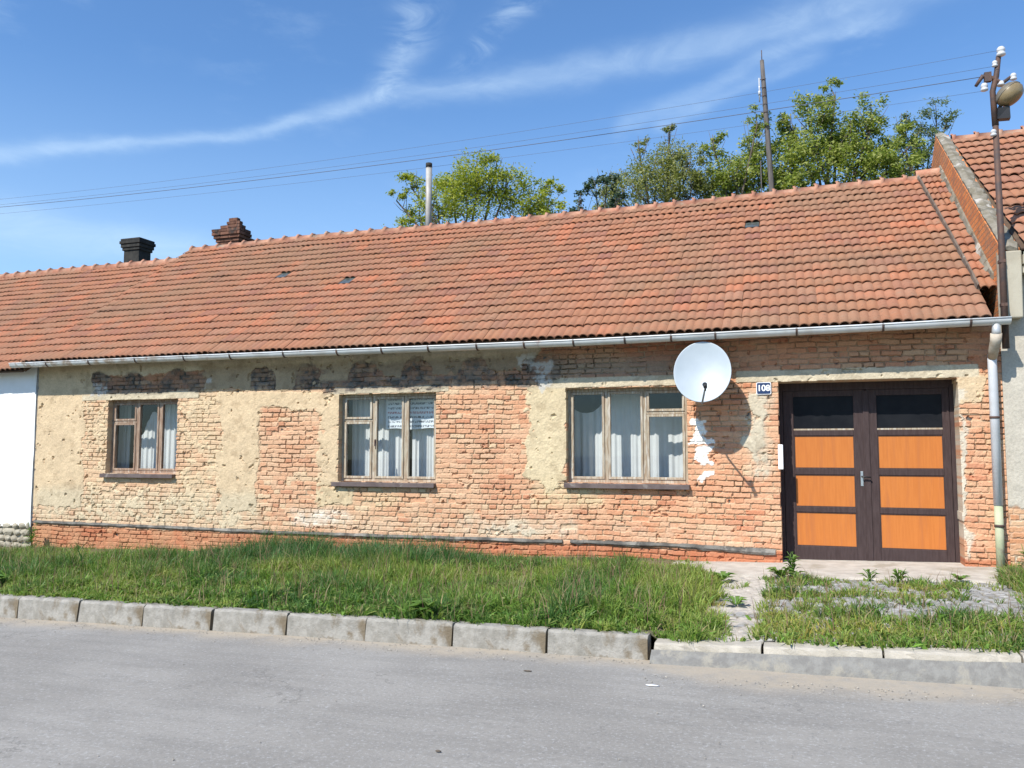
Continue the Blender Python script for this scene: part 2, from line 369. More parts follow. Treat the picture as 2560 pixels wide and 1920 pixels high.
mat_chimney = M('chimney_brick', (.10, .045, .030), (.16, .078, .05), 9, .92, .6, 40, island=.6, c3=(.05, .04, .035), s3=4)

def asphalt_mat():
    m, q, b, c, o = new_mat('old_grey_asphalt')
    s = q.n('ShaderNodeSeparateXYZ'); q.l(c, s.inputs[0])
    cc = q.mix(q.ramp(q.noise(c, .7, 5, .6), .3, .7), (.226, .213, .192), (.288, .273, .248))
    mp = q.n('ShaderNodeMapping'); mp.inputs['Scale'].default_value = (.35, 2.2, 1); q.l(c, mp.inputs[0])
    cc = q.mix(q.m('MULTIPLY', q.ramp(q.noise(mp.outputs[0], 2.2, 6, .65), .42, .70), .5), cc, (.184, .175, .160))
    cc = q.mix(q.m('MULTIPLY', q.ramp(q.noise(c, 42, 4, .75), .5, .72), .7), cc, (.40, .40, .39))
    cc = q.mix(q.m('MULTIPLY', q.ramp(q.noise(c, 34, 5, .8), .52, .7), .6), cc, (.13, .13, .13))
    w = q.m('ADD', q.m('ADD', s.outputs[1], q.m('MULTIPLY', q.ramp(s.outputs[0], -1.5, -.6), .30)), q.m('MULTIPLY', q.noise(c, 1.1, 5, .65), .7))
    dirt = q.m('MULTIPLY', q.ramp(w, -5.15, -4.72), q.ramp(q.noise(c, 5, 6, .7), .25, .6, .35, 1.0))   # sand swept to the kerb
    cc = q.mix(q.m('MULTIPLY', dirt, .7), cc, (.40, .335, .25))
    vo = q.n('ShaderNodeTexVoronoi', feature='DISTANCE_TO_EDGE'); vo.inputs['Scale'].default_value = .45
    wv = q.n('ShaderNodeVectorMath', operation='ADD'); q.l(c, wv.inputs[0]); ws = q.n('ShaderNodeVectorMath', operation='SCALE'); q.l(q.noise(c, 2.5, 5, .7, out=1), ws.inputs[0]); ws.inputs['Scale'].default_value = .9; q.l(ws.outputs[0], wv.inputs[1]); q.l(wv.outputs[0], vo.inputs['Vector'])
    crack = q.m('MULTIPLY', q.ramp(vo.outputs['Distance'], .009, .001), q.ramp(q.noise(c, .8, 3), .5, .6))
    cc = q.mix(q.m('MULTIPLY', crack, .5), cc, (.12, .115, .105))
    q.l(cc, b.inputs['Base Color']); b.inputs['Roughness'].default_value = .9; b.inputs['Specular IOR Level'].default_value = .25
    bp = q.n('ShaderNodeBump'); bp.inputs['Strength'].default_value = .5; bp.inputs['Distance'].default_value = .006
    q.l(q.m('ADD', q.noise(c, 70, 4, .7), q.m('MULTIPLY', q.noise(c, 6, 4), .7)), bp.inputs['Height']); q.l(bp.outputs[0], b.inputs['Normal'])
    return m
mat_asphalt = asphalt_mat()

# ------------------------------------------------------------------ ground, road, verge, kerbs
def z_kerb(x):                                # top of the kerb line, the lane falls gently to the left
    x = np.asarray(x, float)
    return np.where(x < -1.24, -.03 + .0125 * (x + 1.25), np.minimum(-.085 + .042 * (x + 1.21), .03))
def z_wall(x):
    x = np.asarray(x, float); return np.where(x < -.4, -.03 + .025 * (x + .4), -.03 + .022 * (x + .4))
def z_ground(x, y):
    t = np.clip((np.asarray(y, float) + 4.9) / 4.7, 0, 1); return z_kerb(x) * (1 - t) + z_wall(x) * t
def z_road(x): return -.203 + .0163 * np.asarray(x, float)
def sheet(name, xs, ys, zf, mat, kind='structure', smooth=True):
    X, Y = np.meshgrid(xs, ys, indexing='ij'); Z = zf(X, Y); n, m = X.shape
    V = np.stack([X, Y, Z], -1).reshape(-1, 3); I = np.arange(n * m).reshape(n, m)
    Q = np.stack([I[:-1, :-1], I[1:, :-1], I[1:, 1:], I[:-1, 1:]], -1).reshape(-1, 4)
    o = link_mesh(name, quads_np(name, V, Q, smooth=smooth), mat); return tag(o, kind=kind)
sheet('ground', np.linspace(-500, 500, 11), np.linspace(-500, 500, 11), lambda X, Y: -1.0 + .0163 * X, mat_ground)
sheet('road', np.linspace(-70, 60, 261), np.concatenate([[-40, -30, -20], np.linspace(-14, -5.05, 60)]),
      lambda X, Y: z_road(X) + (fbm(X, Y, .7, 3, 5) - .5) * .025 - .008 * np.abs(Y + 5), mat_asphalt)
rp = sheet('road_patch', np.linspace(-1.22, 5.5, 80), np.linspace(-5.20, -5.06, 12),
      lambda X, Y: z_road(X) + .012 + (np.clip((Y + 5.17) / .11, 0, 1)) * np.clip(z_kerb(X) - .065 - z_road(X), 0, .2) + (fbm(X, Y, 3, 3, 8) - .5) * .02 - .05 * sstep(Y + (fbm(X, Y, 2, 3, 9) - .5) * .08, -5.13, -5.18),
      M('patch_asphalt', (.175, .168, .155), (.225, .218, .20), 14, .95, 1.0, 40, c3=(.27, .25, .21), s3=5))
xs = np.concatenate([np.linspace(-40, -15, 20), np.linspace(-14.8, 4, 190), np.linspace(4.5, 30, 16)])
sheet('verge', xs, np.linspace(-4.9, .3, 60), lambda X, Y: z_ground(X, Y) - .03 - .07 * sstep(X, -1.15, -.95) * sstep(-Y, 1.3, 1.5) * sstep(-X, -3.5, -3.4) + (fbm(X, Y, 1.6, 4, 3) - .5) * .06 + .10 * sstep(Y, -1.2, 0) * sstep(-X, 1.2, 2.0) * .5, mat_soil)
sheet('backyard', np.linspace(-40, 25, 30), np.linspace(.6, 40, 20), lambda X, Y: z_wall(X) + .02 * Y, mat_ground)

def kerb(x0, x1, drop, label, mat, group, tilt=0.0, front=0.0):
    z0, z1 = (float(z_kerb(x0 + .02 if not drop else x0 + .03)), float(z_kerb(x1 - .02)))
    gap = random.uniform(.004, .012)
    n = 14; mb = MB(); h = .5
    xs_ = np.linspace(x0 + gap, x1 - gap, n)
    prof = [(-4.88, -.35), (-4.88, -.012), (-4.895, -.002), (-5.0, 0), (-5.02, -.004), (-5.038, -.022), (-5.055, -.2), (-5.06, -.4)] if not drop else \
           [(-4.86, -.3), (-4.86, -.006), (-4.88, 0), (-5.02, -.004), (-5.045, -.016), (-5.055, -.05), (-5.06, -.3)]
    vs = []
    for i, x in enumerate(xs_):
        z = z0 + (z1 - z0) * i / (n - 1) + tilt
        for k, (y, dz) in enumerate(prof):
            j = (.004 if k not in (4, 5) else .009) if 0 < k < len(prof) - 1 else 0
            vs.append((x + random.uniform(-.002, .002), y + front + random.uniform(-j, j), z + dz + random.uniform(-j, j) * .8))
    p = len(prof); fs = [(i * p + k, (i + 1) * p + k, (i + 1) * p + k + 1, i * p + k + 1) for i in range(n - 1) for k in range(p - 1)]
    fs += [tuple(range(p)), tuple((n - 1) * p + k for k in range(p))[::-1]]
    mb.add(vs, fs)
    o = mb.build('kerb_stone', mat, base=((x0 + x1) / 2, -4.97, z0 - .2))
    tag(o, label, 'kerb stone', group); return o
ords = ['end', 'second', 'third', 'fourth', 'fifth', 'sixth', 'seventh', 'eighth', 'ninth', 'tenth', 'eleventh']
kx = [-1.245, -2.118, -2.997, -3.872, -4.724, -5.598, -6.45, -7.305, -8.15, -9.02, -9.9]
for i in range(len(kx) - 1):
    g_ = .02 if i in (4, 5) else 0.0
    kerb(kx[i + 1] + (.022 if i == 4 else 0), kx[i], False, ('raised concrete kerb stone at the end beside the dropped kerbs' if i == 0 else
         'raised concrete kerb stone with a rusty stain, just left of the wide joint' if i == 5 else
         f'raised grey concrete kerb stone, {ords[i]} from the dropped driveway kerbs'), mat_kerb, 'raised kerb stones along the verge',
         tilt=random.uniform(-.006, .006), front=random.uniform(-.008, .008))
dxs = [-1.21, -.352, .528, 1.436, 2.35, 3.2]
for i in range(5):
    kerb(dxs[i], dxs[i + 1], True, ['pale dropped kerb stone touching the raised kerb', 'pale dropped kerb stone, second from the raised kerb',
         'pale dropped kerb stone, third from the raised kerb', 'pale dropped kerb stone, fourth from the raised kerb', 'pale dropped kerb stone, fifth from the raised kerb'][i],
         mat_kerb_flat, 'dropped kerb stones before the gate')

# the kerb line goes on past both edges of the photograph
mb = MB()
for x0, x1, dz_ in [(-9.92 - .88 * k, -9.92 - .88 * (k - 1) - .012, 0) for k in range(1, 14)] + [(3.21 + .9 * k, 3.21 + .9 * (k + 1) - .012, 1) for k in range(0, 8)]:
    za, zb = float(z_kerb(x0)), float(z_kerb(x1))
    mb.hexa([(x0, -5.055, za - .5), (x1, -5.055, zb - .5), (x0, -4.88, za - .5), (x1, -4.88, zb - .5), (x0, -5.04, za), (x1, -5.04, zb), (x0, -4.88, za), (x1, -4.88, zb)])
tag(mb.build('kerb_strip', mat_kerb, bevel=.012), kind='structure')

# driveway of granite setts and the concrete apron at the gate
def setts():
    xs_ = np.arange(-.95, 3.6, .016); ys_ = np.arange(-4.87, -1.35, .016)
    X, Y = np.meshgrid(xs_, ys_, indexing='ij')
    Xw = X + (fbm(X, Y, 3, 2, 41) - .5) * .08; Yw = Y + (fbm(X, Y, 3, 2, 43) - .5) * .08
    r = np.floor(Yw / .115).astype(int); off = hash2(r, r * 0, 45) * .12
    q = (Xw + off) / .125; i = np.floor(q).astype(int); u = (q - i) * .125; v = (Yw / .115 - r) * .115
    dd = np.minimum(np.minimum(u, .125 - u), np.minimum(v, .115 - v)) + (fbm(X, Y, 30, 2, 47) - .5) * .012
    m = sstep(dd, .004, .02); h = hash2(i, r, 49)
    wear = fbm(X, Y, .8, 3, 53) * (1 - .6 * rect(X, Y, -1, -.4, -5, -1.3, .1))
    H = m * (.022 + .012 * h) + (fbm(X, Y, 25, 3, 51) - .5) * .012 + (wear - .5) * .05
    tone = (.21 + .15 * hash2(i, r, 55))[..., None] * np.array([1, .97, .93])
    c = lerp(np.broadcast_to(np.array([.15, .125, .08]), tone.shape), tone, m)
    path = rect(X, Y, -.95, -.42, -5, -1.3, .1)
    H = H * (1 - .6 * path); pc = np.array([.43, .385, .33]) * (.85 + .3 * fbm(X, Y, 12, 4, 57))[..., None]
    c = lerp(c, pc, path * sstep(fbm(X, Y, 4, 4, 59), .3, .5))
    Z = z_ground(X, Y) - .035 + H + .022 * path
    n, k = X.shape; I = np.arange(n * k).reshape(n, k)
    Q = np.stack([I[:-1, :-1], I[1:, :-1], I[1:, 1:], I[:-1, 1:]], -1).reshape(-1, 4)
    o = link_mesh('driveway', quads_np('driveway', np.stack([X, Y, Z], -1).reshape(-1, 3), Q, cols=c.reshape(-1, 3), smooth=True), mat_cobble)
    tag(o, kind='structure')
setts()
sheet('pavement', np.linspace(-1.75, 2.26, 80), np.linspace(-1.42, .42, 40), lambda X, Y: z_wall(X) - .008 + .015 * (fbm(X, Y, 1.5, 4, 61)) - .06 * sstep(-Y, 1.2, 1.42) - .0 * X, mat_slab)

# ------------------------------------------------------------------ old house wall: bricks, joints and plaster as one relief
CORE_W = [(-12.07, -10.49, 1.07, 2.395, .17), (-7.215, -5.465, .98, 2.40, .17), (-3.34, -1.555, 1.012, 2.40, .17), (-.317, 1.895, -.3, 2.425, .40)]
def relief_wall(name, x0, x1, z0, z1, openings, paint, dx=.0115, dz=.0095, seed=0, yf=0.0, ragged=.012, thick=.03, mat=None, parent=None):
    xs_ = np.arange(x0, x1 + dx, dx); xs_[-1] = x1; zs = np.arange(z0, z1 + dz, dz); zs[-1] = z1
    X, Z = np.meshgrid(xs_, zs, indexing='ij')
    # warped running bond with some half bricks
    zw = Z + (fbm(X, Z, .35, 2, seed + 1) - .5) * .09 + (fbm(X, Z, 4, 3, seed + 2) - .5) * .03
    xw = X + (fbm(X, Z, 5, 3, seed + 3) - .5) * .05
    ROW = .0755; r = np.floor(zw / ROW).astype(int); v = zw - r * ROW
    q = (xw + (r & 1) * .13 + hash2(r, r * 0, seed + 4) * .07) / .26
    i = np.floor(q).astype(int); u = (q - i) * .26
    half = hash2(i, r, seed + 5) > .72
    u2 = np.where(half, u % .13, u); W = np.where(half, .13, .26); sub = np.where(half, (u > .13).astype(int), 0)
    ii = i * 2 + sub
    hb = hash2(ii, r, seed + 6); hc = hash2(ii, r, seed + 7); hd = hash2(ii, r, seed + 8)
    e = (fbm(X, Z, 28, 3, seed + 9) - .5) * .014
    jw = .0025 + .0035 * hash2(r, ii, seed + 10)
    dd = np.minimum(np.minimum(u2, W - u2), np.minimum(v, ROW - v)) + e
    brick = sstep(dd, jw, jw + .007)
    flush = sstep(fbm(X, Z, 3.2, 4, seed + 21), .46, .66) * .85; brick = np.maximum(brick, flush * (.55 + .45 * sstep(fbm(X, Z, 20, 3, seed + 22), .35, .6)))
    fine = fbm(X, Z, 40, 3, seed + 11) - .5
    spall = sstep(fbm(X, Z, 2.2, 4, seed + 12), .5, .68)
    h = brick * (.004 + .012 * hb) - (1 - brick) * (.006 + .020 * hash2(ii + 7, r, seed + 13) * (.25 + spall)) + fine * .008
    h = h - np.where(hd > .965, .02, 0) * brick
    out = dict(X=X, Z=Z, h=h, brick=brick, hb=hb, hc=hc, fine=fine, spall=spall, u=u2, v=v, r=r, ii=ii)
    h, C = paint(out)
    pits = sstep(fbm(X, Z, 9, 3, seed + 15), .73, .82) * (seed == 200); h = h - pits * .03
    n, k = X.shape
    cx = (X[:-1, :-1] + X[1:, 1:]) / 2; cz = (Z[:-1, :-1] + Z[1:, 1:]) / 2
    rg = (fbm(cx, cz, 8, 3, seed + 16) - .5) * 2 * ragged
    keep = np.ones(cx.shape, bool); dep = np.zeros(cx.shape, np.float32)
    for (a, b, c, e_, dp) in openings:
        ins = (cx > a + rg) & (cx < b + rg) & (cz > c + rg * .3) & (cz < e_ + rg * .3)
        keep &= ~ins; dep = np.where(ins, dp, dep)
    I = np.arange(n * k).reshape(n, k)
    V = [np.stack([X, yf - h, Z], -1).reshape(-1, 3)]; CC = [C.reshape(-1, 3)]
    Qa = np.stack([I[:-1, :-1], I[1:, :-1], I[1:, 1:], I[:-1, 1:]], -1)
    Q = [Qa[keep]]
    off = n * k
    # reveals: walk every edge between a kept and an open cell, and the outline of the sheet
    def extrude(ea, eb, dpt):
        nonlocal off
        if len(ea) == 0: return
        a = V[0][ea]; b = V[0][eb]; a2 = a.copy(); b2 = b.copy(); a2[:, 1] = yf + dpt; b2[:, 1] = yf + dpt
        m = len(ea); V.extend([a, b, a2, b2])
        ca = CC[0][ea] * .95; cb = CC[0][eb] * .95; CC.extend([ca, cb, ca, cb])
        s = off + np.arange(m); Q.append(np.stack([s, s + m, s + 3 * m, s + 2 * m], -1)); off += 4 * m
    kp = np.pad(keep, 1, constant_values=False); dp_ = np.pad(dep, 1, constant_values=thick); dp_[dp_ == 0] = thick
    c = kp[1:-1, 1:-1]
    for (nb, ndp, A, B) in ((kp[2:, 1:-1], dp_[2:, 1:-1], I[1:, :-1], I[1:, 1:]), (kp[:-2, 1:-1], dp_[:-2, 1:-1], I[:-1, :-1], I[:-1, 1:]),
                            (kp[1:-1, 2:], dp_[1:-1, 2:], I[:-1, 1:], I[1:, 1:]), (kp[1:-1, :-2], dp_[1:-1, :-2], I[:-1, :-1], I[1:, :-1])):
        m = c & ~nb; extrude(A[m], B[m], ndp[m])
    V = np.concatenate(V); CC = np.concatenate(CC); Q = np.concatenate(Q)
    me = quads_np(name, V, Q, cols=CC, smooth=False)
    return link_mesh(name, me, mat or mat_wall, parent)

A3 = lambda *c: np.array(c)
def paint_house(o):
    X, Z, h, brick, hb, hc, fine, spall = (o[k] for k in ('X', 'Z', 'h', 'brick', 'hb', 'hc', 'fine', 'spall'))
    n1 = fbm(X, Z, 1.6, 5, 101) - .5; n2 = fbm(X, Z, 5, 5, 111) - .5; n3 = fbm(X, Z, 14, 4, 121) - .5
    Xn = X + n2 * .34 + n3 * .09; Zn = Z + n1 * .12 + n3 * .05
    # --- brick colours
    orange = lerp(np.broadcast_to(A3(.60, .295, .155), X.shape + (3,)), np.broadcast_to(A3(.64, .405, .25), X.shape + (3,)), hc)
    orange = lerp(orange, np.broadcast_to(A3(.50, .19, .095), X.shape + (3,)), (hb > .88) * .6)
    orange = lerp(orange, np.broadcast_to(A3(.62, .47, .29), X.shape + (3,)), (hc > .92) * .6)
    orange = lerp(orange, orange * A3(1.03, .86, .78), sstep(Xn, -6.0, -2.0) * .8)
    mortar = lerp(np.broadcast_to(A3(.53, .39, .25), X.shape + (3,)), np.broadcast_to(A3(.40, .27, .165), X.shape + (3,)), np.clip(.5 + n2 * 2, 0, 1))
    C = lerp(mortar, orange, brick)
    # dusty lime film left on the bricks, in clouds
    film = (.13 + sstep(fbm(X, Z, 2.6, 5, 131), .40, .68) * .55) * (1 - .4 * sstep(X, -9.5, -8.5) - .3 * sstep(Xn, -6, -2.5))
    zone = 1 - .5 * np.maximum(rect(Xn, Zn, -8.75, -7.57, .55, 2.2, .12), rect(Xn, Zn, -5.44, -3.94, .35, 2.45, .15))
    C = lerp(C, np.broadcast_to(A3(.60, .48, .31), C.shape), film * zone)
    # reddish plinth and darker, redder band under the eaves
    pl = sstep(-Zn, -.13, -.09); C = lerp(C, C * A3(.80, .50, .38), pl * .9)
    C = lerp(C, np.broadcast_to(A3(.47, .42, .34), C.shape), sstep(-Z, .12, .35) * sstep(X, -14, -12) * .0)
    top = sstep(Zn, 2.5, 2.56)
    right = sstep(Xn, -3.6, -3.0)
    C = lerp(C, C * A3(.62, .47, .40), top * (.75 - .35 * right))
    C = lerp(C, np.broadcast_to(A3(.46, .16, .075), C.shape) * (.8 + .4 * hb)[..., None], rect(Xn, Zn, -2.45, -1.0, 2.72, 3.2, .2) * brick * .8)
    C = lerp(C, np.broadcast_to(A3(.22, .215, .17), C.shape), rect(Xn, Zn, -3.7, -1.7, 2.53, 2.86, .25) * .65)
    # --- plaster cover: how much of each zone still stands
    for (x0, x1, z0, z1, s_, soft_, c_) in ((-8.1, -7.0, .25, .52, .8, .12, (.66, .62, .53)), (-5.0, -3.15, .2, .50, .75, .2, (.57, .50, .38)), (-3.95, -2.75, .66, 1.0, .8, .12, (.60, .475, .28)),
                                            (-13.7, -8.7, .16, .74, .85, .25, (.58, .48, .32)), (-3.1, -.4, .17, .42, .5, .3, (.58, .46, .32)), (-7.5, -5.0, .17, .34, .6, .2, (.58, .47, .33)),
                                            (-6.95, -6.0, .6, .9, .45, .3, (.60, .49, .28)), (-10.4, -9.6, .5, 2.5, .7, .3, (.60, .475, .29)), (-12.6, -12.0, .5, 2.5, .7, .3, (.60, .475, .29))):
        w_ = rect(Xn, Zn, x0, x1, z0, z1, soft_) * s_; w_ = np.clip(w_ * (.55 + n2 * 1.6 + n3 * 1.2 + .35 * (hc - .4)), 0, 1); C = lerp(C, np.broadcast_to(A3(*c_), C.shape) * (1 + n3 * .3)[..., None], w_)
    cov = np.zeros_like(X); tint = np.broadcast_to(A3(.60, .462, .288), C.shape).copy()
    def zone_(x0, x1, z0, z1, s, soft=.12, col=None, n=True):
        nonlocal cov, tint
        m = rect(Xn if n else X, Zn if n else Z, x0, x1, z0, z1, soft)
        if col is not None: tint = lerp(tint, np.broadcast_to(A3(*col), C.shape), np.clip(m * 1.4, 0, 1))
        cov = np.maximum(cov, m * s)
    zone_(-13.9, -12.62, .42, 2.62, .98); zone_(-12.62, -12.0, .4, 2.5, .40, .2); zone_(-13.9, -12.9, .1, .45, .45, .2)
    zone_(-10.42, -9.6, .45, 2.5, .40, .3); zone_(-9.62, -8.76, .45, 2.5, .72, .1); zone_(-8.83, -7.2, 2.2, 2.5, .72, .1)
    zone_(-12.1, -10.4, .62, 1.0, .38, .2)
    zone_(-7.58, -7.17, .88, 2.45, .66, .1); zone_(-7.56, -6.9, .58, .92, .64, .15, (.58, .46, .28))
    zone_(-3.95, -3.33, 1.05, 2.56, .98, .07, (.60, .495, .31)); zone_(-3.95, -3.3, .9, 1.1, .5, .15, (.58, .475, .29))
    zone_(-.76, -.45, 1.05, 2.3, .60, .16, (.54, .48, .36)); zone_(1.9, 2.24, 2.1, 2.45, .8, .1)
    zone_(-13.7, -8.7, .16, .74, .40, .25, (.55, .46, .31)); zone_(-4.6, -3.7, .2, .42, .48, .2, (.54, .47, .35))
    zone_(1.86, 1.96, .1, 2.3, .62, .05, (.60, .54, .43))
    # lintels: smooth pale bands
    for a, b, c, d in ((-12.68, -10.04, 2.405, 2.53), (-7.33, -5.25, 2.41, 2.52), (-3.58, -1.55, 2.42, 2.56), (-.87, 2.14, 2.43, 2.585)):
        zone_(a, b, c, d, 1.2, .03, (.55, .48, .345), n=False)
    # cornice plaster under the eaves, with pieces fallen away
    zone_(-13.9, -12.4, 2.5, 3.2, 1.1, .06, (.55, .43, .27)); zone_(-12.5, -3.8, 2.86, 3.2, 1.1, .08, (.58, .48, .33))
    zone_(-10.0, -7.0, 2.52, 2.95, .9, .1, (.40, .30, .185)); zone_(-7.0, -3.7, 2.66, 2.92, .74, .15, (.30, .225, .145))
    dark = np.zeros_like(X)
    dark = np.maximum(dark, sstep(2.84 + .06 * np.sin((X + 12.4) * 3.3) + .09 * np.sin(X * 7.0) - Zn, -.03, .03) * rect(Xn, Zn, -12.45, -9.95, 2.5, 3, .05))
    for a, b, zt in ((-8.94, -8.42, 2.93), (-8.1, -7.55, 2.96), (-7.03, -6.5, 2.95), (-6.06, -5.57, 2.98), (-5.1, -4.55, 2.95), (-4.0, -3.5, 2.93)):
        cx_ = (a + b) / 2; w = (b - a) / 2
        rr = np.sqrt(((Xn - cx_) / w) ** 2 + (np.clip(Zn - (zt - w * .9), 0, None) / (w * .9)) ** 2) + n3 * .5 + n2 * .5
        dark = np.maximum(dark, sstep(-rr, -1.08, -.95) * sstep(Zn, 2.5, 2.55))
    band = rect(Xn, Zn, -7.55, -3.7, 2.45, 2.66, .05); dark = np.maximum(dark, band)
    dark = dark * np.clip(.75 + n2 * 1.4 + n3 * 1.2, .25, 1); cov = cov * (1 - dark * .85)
    keep = sstep(cov + n2 * .55 + n3 * .5 + n1 * .2, .40, .56) * (cov > .03)
    ph = .015 + n2 * .007 + n3 * .008 + fine * .006
    smear = np.clip(cov * 1.25, 0, 1)
    h2 = h * (1 - .35 * smear)
    h = h2 * (1 - keep) + np.maximum(ph, h2 * .35 + ph * .65) * keep
    pc = tint * (1 + n2 * .22 + n3 * .22)[..., None]
    pc = lerp(pc, pc * A3(.82, .80, .78), sstep(fbm(X, Z, 7, 4, 141), .55, .75))
    C = lerp(C, tint * (1 + n3 * .3)[..., None], np.clip(smear * .85 - .05, 0, 1) * (1 - top * .4))
    C = lerp(C, pc, keep)
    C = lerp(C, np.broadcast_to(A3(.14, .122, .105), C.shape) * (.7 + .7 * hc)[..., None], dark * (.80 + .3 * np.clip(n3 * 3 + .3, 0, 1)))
    # white lime splashes beside the third window
    wsp = np.maximum.reduce([rect(Xn, Zn, -1.50, -1.30, 1.60, 1.95, .08), rect(Xn, Zn, -1.56, -1.28, 1.55, 1.64, .05), rect(Xn, Zn, -1.42, -1.29, 1.28, 1.54, .06), rect(Xn, Zn, -1.40, -1.26, 1.02, 1.22, .06) * .8])
    wsp = sstep(wsp + n3 * .8, .50, .72); C = lerp(C, np.broadcast_to(A3(.84, .83, .80), C.shape), wsp); h = h * (1 - .4 * wsp) + .008 * wsp
    for cx_, cz_, rr in ((-12.35, 2.62, .16), (-12.15, 2.6, .12), (-9.85, 2.68, .1), (-3.95, 2.85, .13), (-3.7, 2.74, .14), (-3.75, 2.58, .09), (-3.7, 2.5, .11)):
        wsp = sstep(-np.hypot(Xn - cx_, Zn - cz_) / rr + n3 * 1.8, -.95, -.4); C = lerp(C, np.broadcast_to(A3(.52, .52, .50), C.shape), wsp * .75)
    C = lerp(C, np.repeat(C.mean(-1, keepdims=True), 3, -1) * A3(1.04, 1.0, .95), np.full(X.shape, .12)) * A3(.96, .93, .905)
    return h.astype(np.float32), np.clip(C, .01, .9)

house = thing('brick_house', (-5.7, 0, -.1), 'long single-storey house of bare brick and patchy ochre plaster under a red tile roof', 'house')
relief_wall('wall', -13.78, 2.40, -.5, 3.13, CORE_W, paint_house, seed=200, parent=house)
# the shell behind the relief: piers between openings, rear and side walls
mb = MB()
def shell(x0, x1, z0, z1): mb.box(x0, x1, .032, .24, z0, z1)
xsplit = [-13.76, -12.10, -10.46, -7.245, -5.435, -3.37, -1.525, -.345, 1.925, 2.38]
for a, b in zip(xsplit[0::2], xsplit[1::2]): shell(a, b, -.5, 3.12)
for (a, b, c, d_, _) in CORE_W:
    shell(a - .03, b + .03, d_ + .03, 3.12)
    if c > 0: shell(a - .03, b + .03, -.5, c - .03)
mb.box(-13.76, 2.38, 8.3, 8.6, -.5, 3.1); mb.box(-13.76, -13.5, .46, 8.3, -.5, 3.1); mb.box(2.1, 2.38, .46, 8.3, -.5, 3.1)
mb.box(-13.5, 2.1, 3.4, 3.6, -.5, 3.1); mb.box(-13.5, 2.1, .46, 8.3, 3.0, 3.1); mb.box(-13.5, 2.1, .46, 8.3, -.45, -.2)
mb.box(-.55, -.40, .46, 3.4, -.2, 3.0)
mb.build('inner_wall', mat_dark, house)
# dark ledge of bitumen above the plinth
mb = MB(); pts = [(-13.72, .150), (-12, .147), (-10.5, .140), (-8.8, .130), (-7.7, .128), (-6.2, .135), (-5.0, .145), (-4.0, .145), (-3.32, .148)]
pts2 = [(-3.28, .160), (-2.4, .158), (-1.5, .158), (-.9, .14), (-.345, .13)]
for P_ in (pts, pts2):
    px = np.arange(P_[0][0], P_[-1][0], .12); pz = np.interp(px, [p[0] for p in P_], [p[1] for p in P_])
    vs = []; 
    for x, z in zip(px, pz):
        a = random.uniform(-.008, .008); b_ = random.uniform(-.012, .012); t_ = .045 + (.02 if x > -1.4 else 0)
        vs += [(x, .03, z + .02), (x, -.03 - a, z + .012 + a), (x, -.042 - a, z - t_ * .5 + b_ * .3), (x, -.022, z - t_ + b_), (x, .03, z - t_ + b_)]
    n = len(px); mb.add(vs, [(i * 5 + k, (i + 1) * 5 + k, (i + 1) * 5 + (k + 1) % 5, i * 5 + (k + 1) % 5) for i in range(n - 1) for k in range(5)] + [(0, 1, 2, 3, 4), tuple((n - 1) * 5 + k for k in range(5))])
mb.build('plinth_ledge', mat_bitumen, house)

# ------------------------------------------------------------------ tile roofs
TH = R(35.3); UP = np.array([0, math.cos(TH), math.sin(TH)]); NO = np.array([0, -math.sin(TH), math.cos(TH)])
def tile_roof(name, P0, L, nc, xl, xr, mat, parent, colw=.25, th=TH, amp=.026, lip=.031, seed=1, sag=None, skip=(), jit=1.0):
    """Rows of interlocking two-roll tiles on a slope that starts at P0 and runs L up the pitch th."""
    up = np.array([0, math.cos(th), math.sin(th)]); no = np.array([0, -math.sin(th), math.cos(th)])
    rg = np.random.default_rng(seed); S = L / nc; V = []; F = []; T0 = np.array(P0, float)
    us = np.linspace(0, 1, 17); roll = np.abs(np.sin(2 * np.pi * us)) ** .85; prof = amp * roll + .004 * (us > .97)
    under = .011 + .020 * (1 - roll) ** 1.6
    holes = []
    for j in range(nc):
        t0 = j * S - (.065 if j == 0 else .0); a = xl(t0); b = xr(t0); n = max(1, int(round((b - a) / colw))); cw = (b - a) / n
        wob = rg.normal(0, .004 * jit)
        for i in range(n):
            if (j, i) in skip: holes.append((a + i * cw, a + (i + 1) * cw, t0)); continue
            x = a + i * cw; dt = rg.normal(0, .006 * jit) + wob; dn = rg.normal(0, .0025 * jit); sk = rg.normal(0, .005 * jit); tw = rg.normal(0, .004 * jit)
            if rg.random() < .012 * jit: dt -= .03; dn += .012
            o = len(V); xx = x + us * (cw * 1.012)
            k = len(us)
            for (t, nn, un) in ((t0 + dt, lip, 0), (t0 + dt, lip, 1), (j * S + S + .015, .004, 0)):
                for m_ in range(k):
                    tt = t + sk * us[m_]
                    s_ = sag(xx[m_], tt) if sag else 0
                    p = T0 + up * tt + no * (nn - un * under[m_] + prof[m_] + dn + tw * (us[m_] - .5)); V.append((T0[0] * 0 + xx[m_], p[1], p[2] + s_))
            for m_ in range(k - 1):
                F.append((o + m_, o + m_ + 1, o + 2 * k + m_ + 1, o + 2 * k + m_)); F.append((o + k + m_, o + k + m_ + 1, o + m_ + 1, o + m_))
    me = quads_np(name, V, F, smooth=False)
    me.polygons.foreach_set('use_smooth', np.array([f % 2 == 0 for f in range(len(F))]))
    return link_mesh(name, me, mat, parent), holes
def slope_slab(mb, xl, xr, P0, L, th, d0, d1, t0=-.0):
    up = Vector((0, math.cos(th), math.sin(th))); no = Vector((0, -math.sin(th), math.cos(th))); P = Vector(P0)
    vs = []
    for nn in (d0, d1):
        for t in (t0, L):
            for f in (xl, xr):
                p = P + up * t + no * nn; vs.append((f(t), p.y, p.z))
    mb.hexa(vs)
LR = 5.40
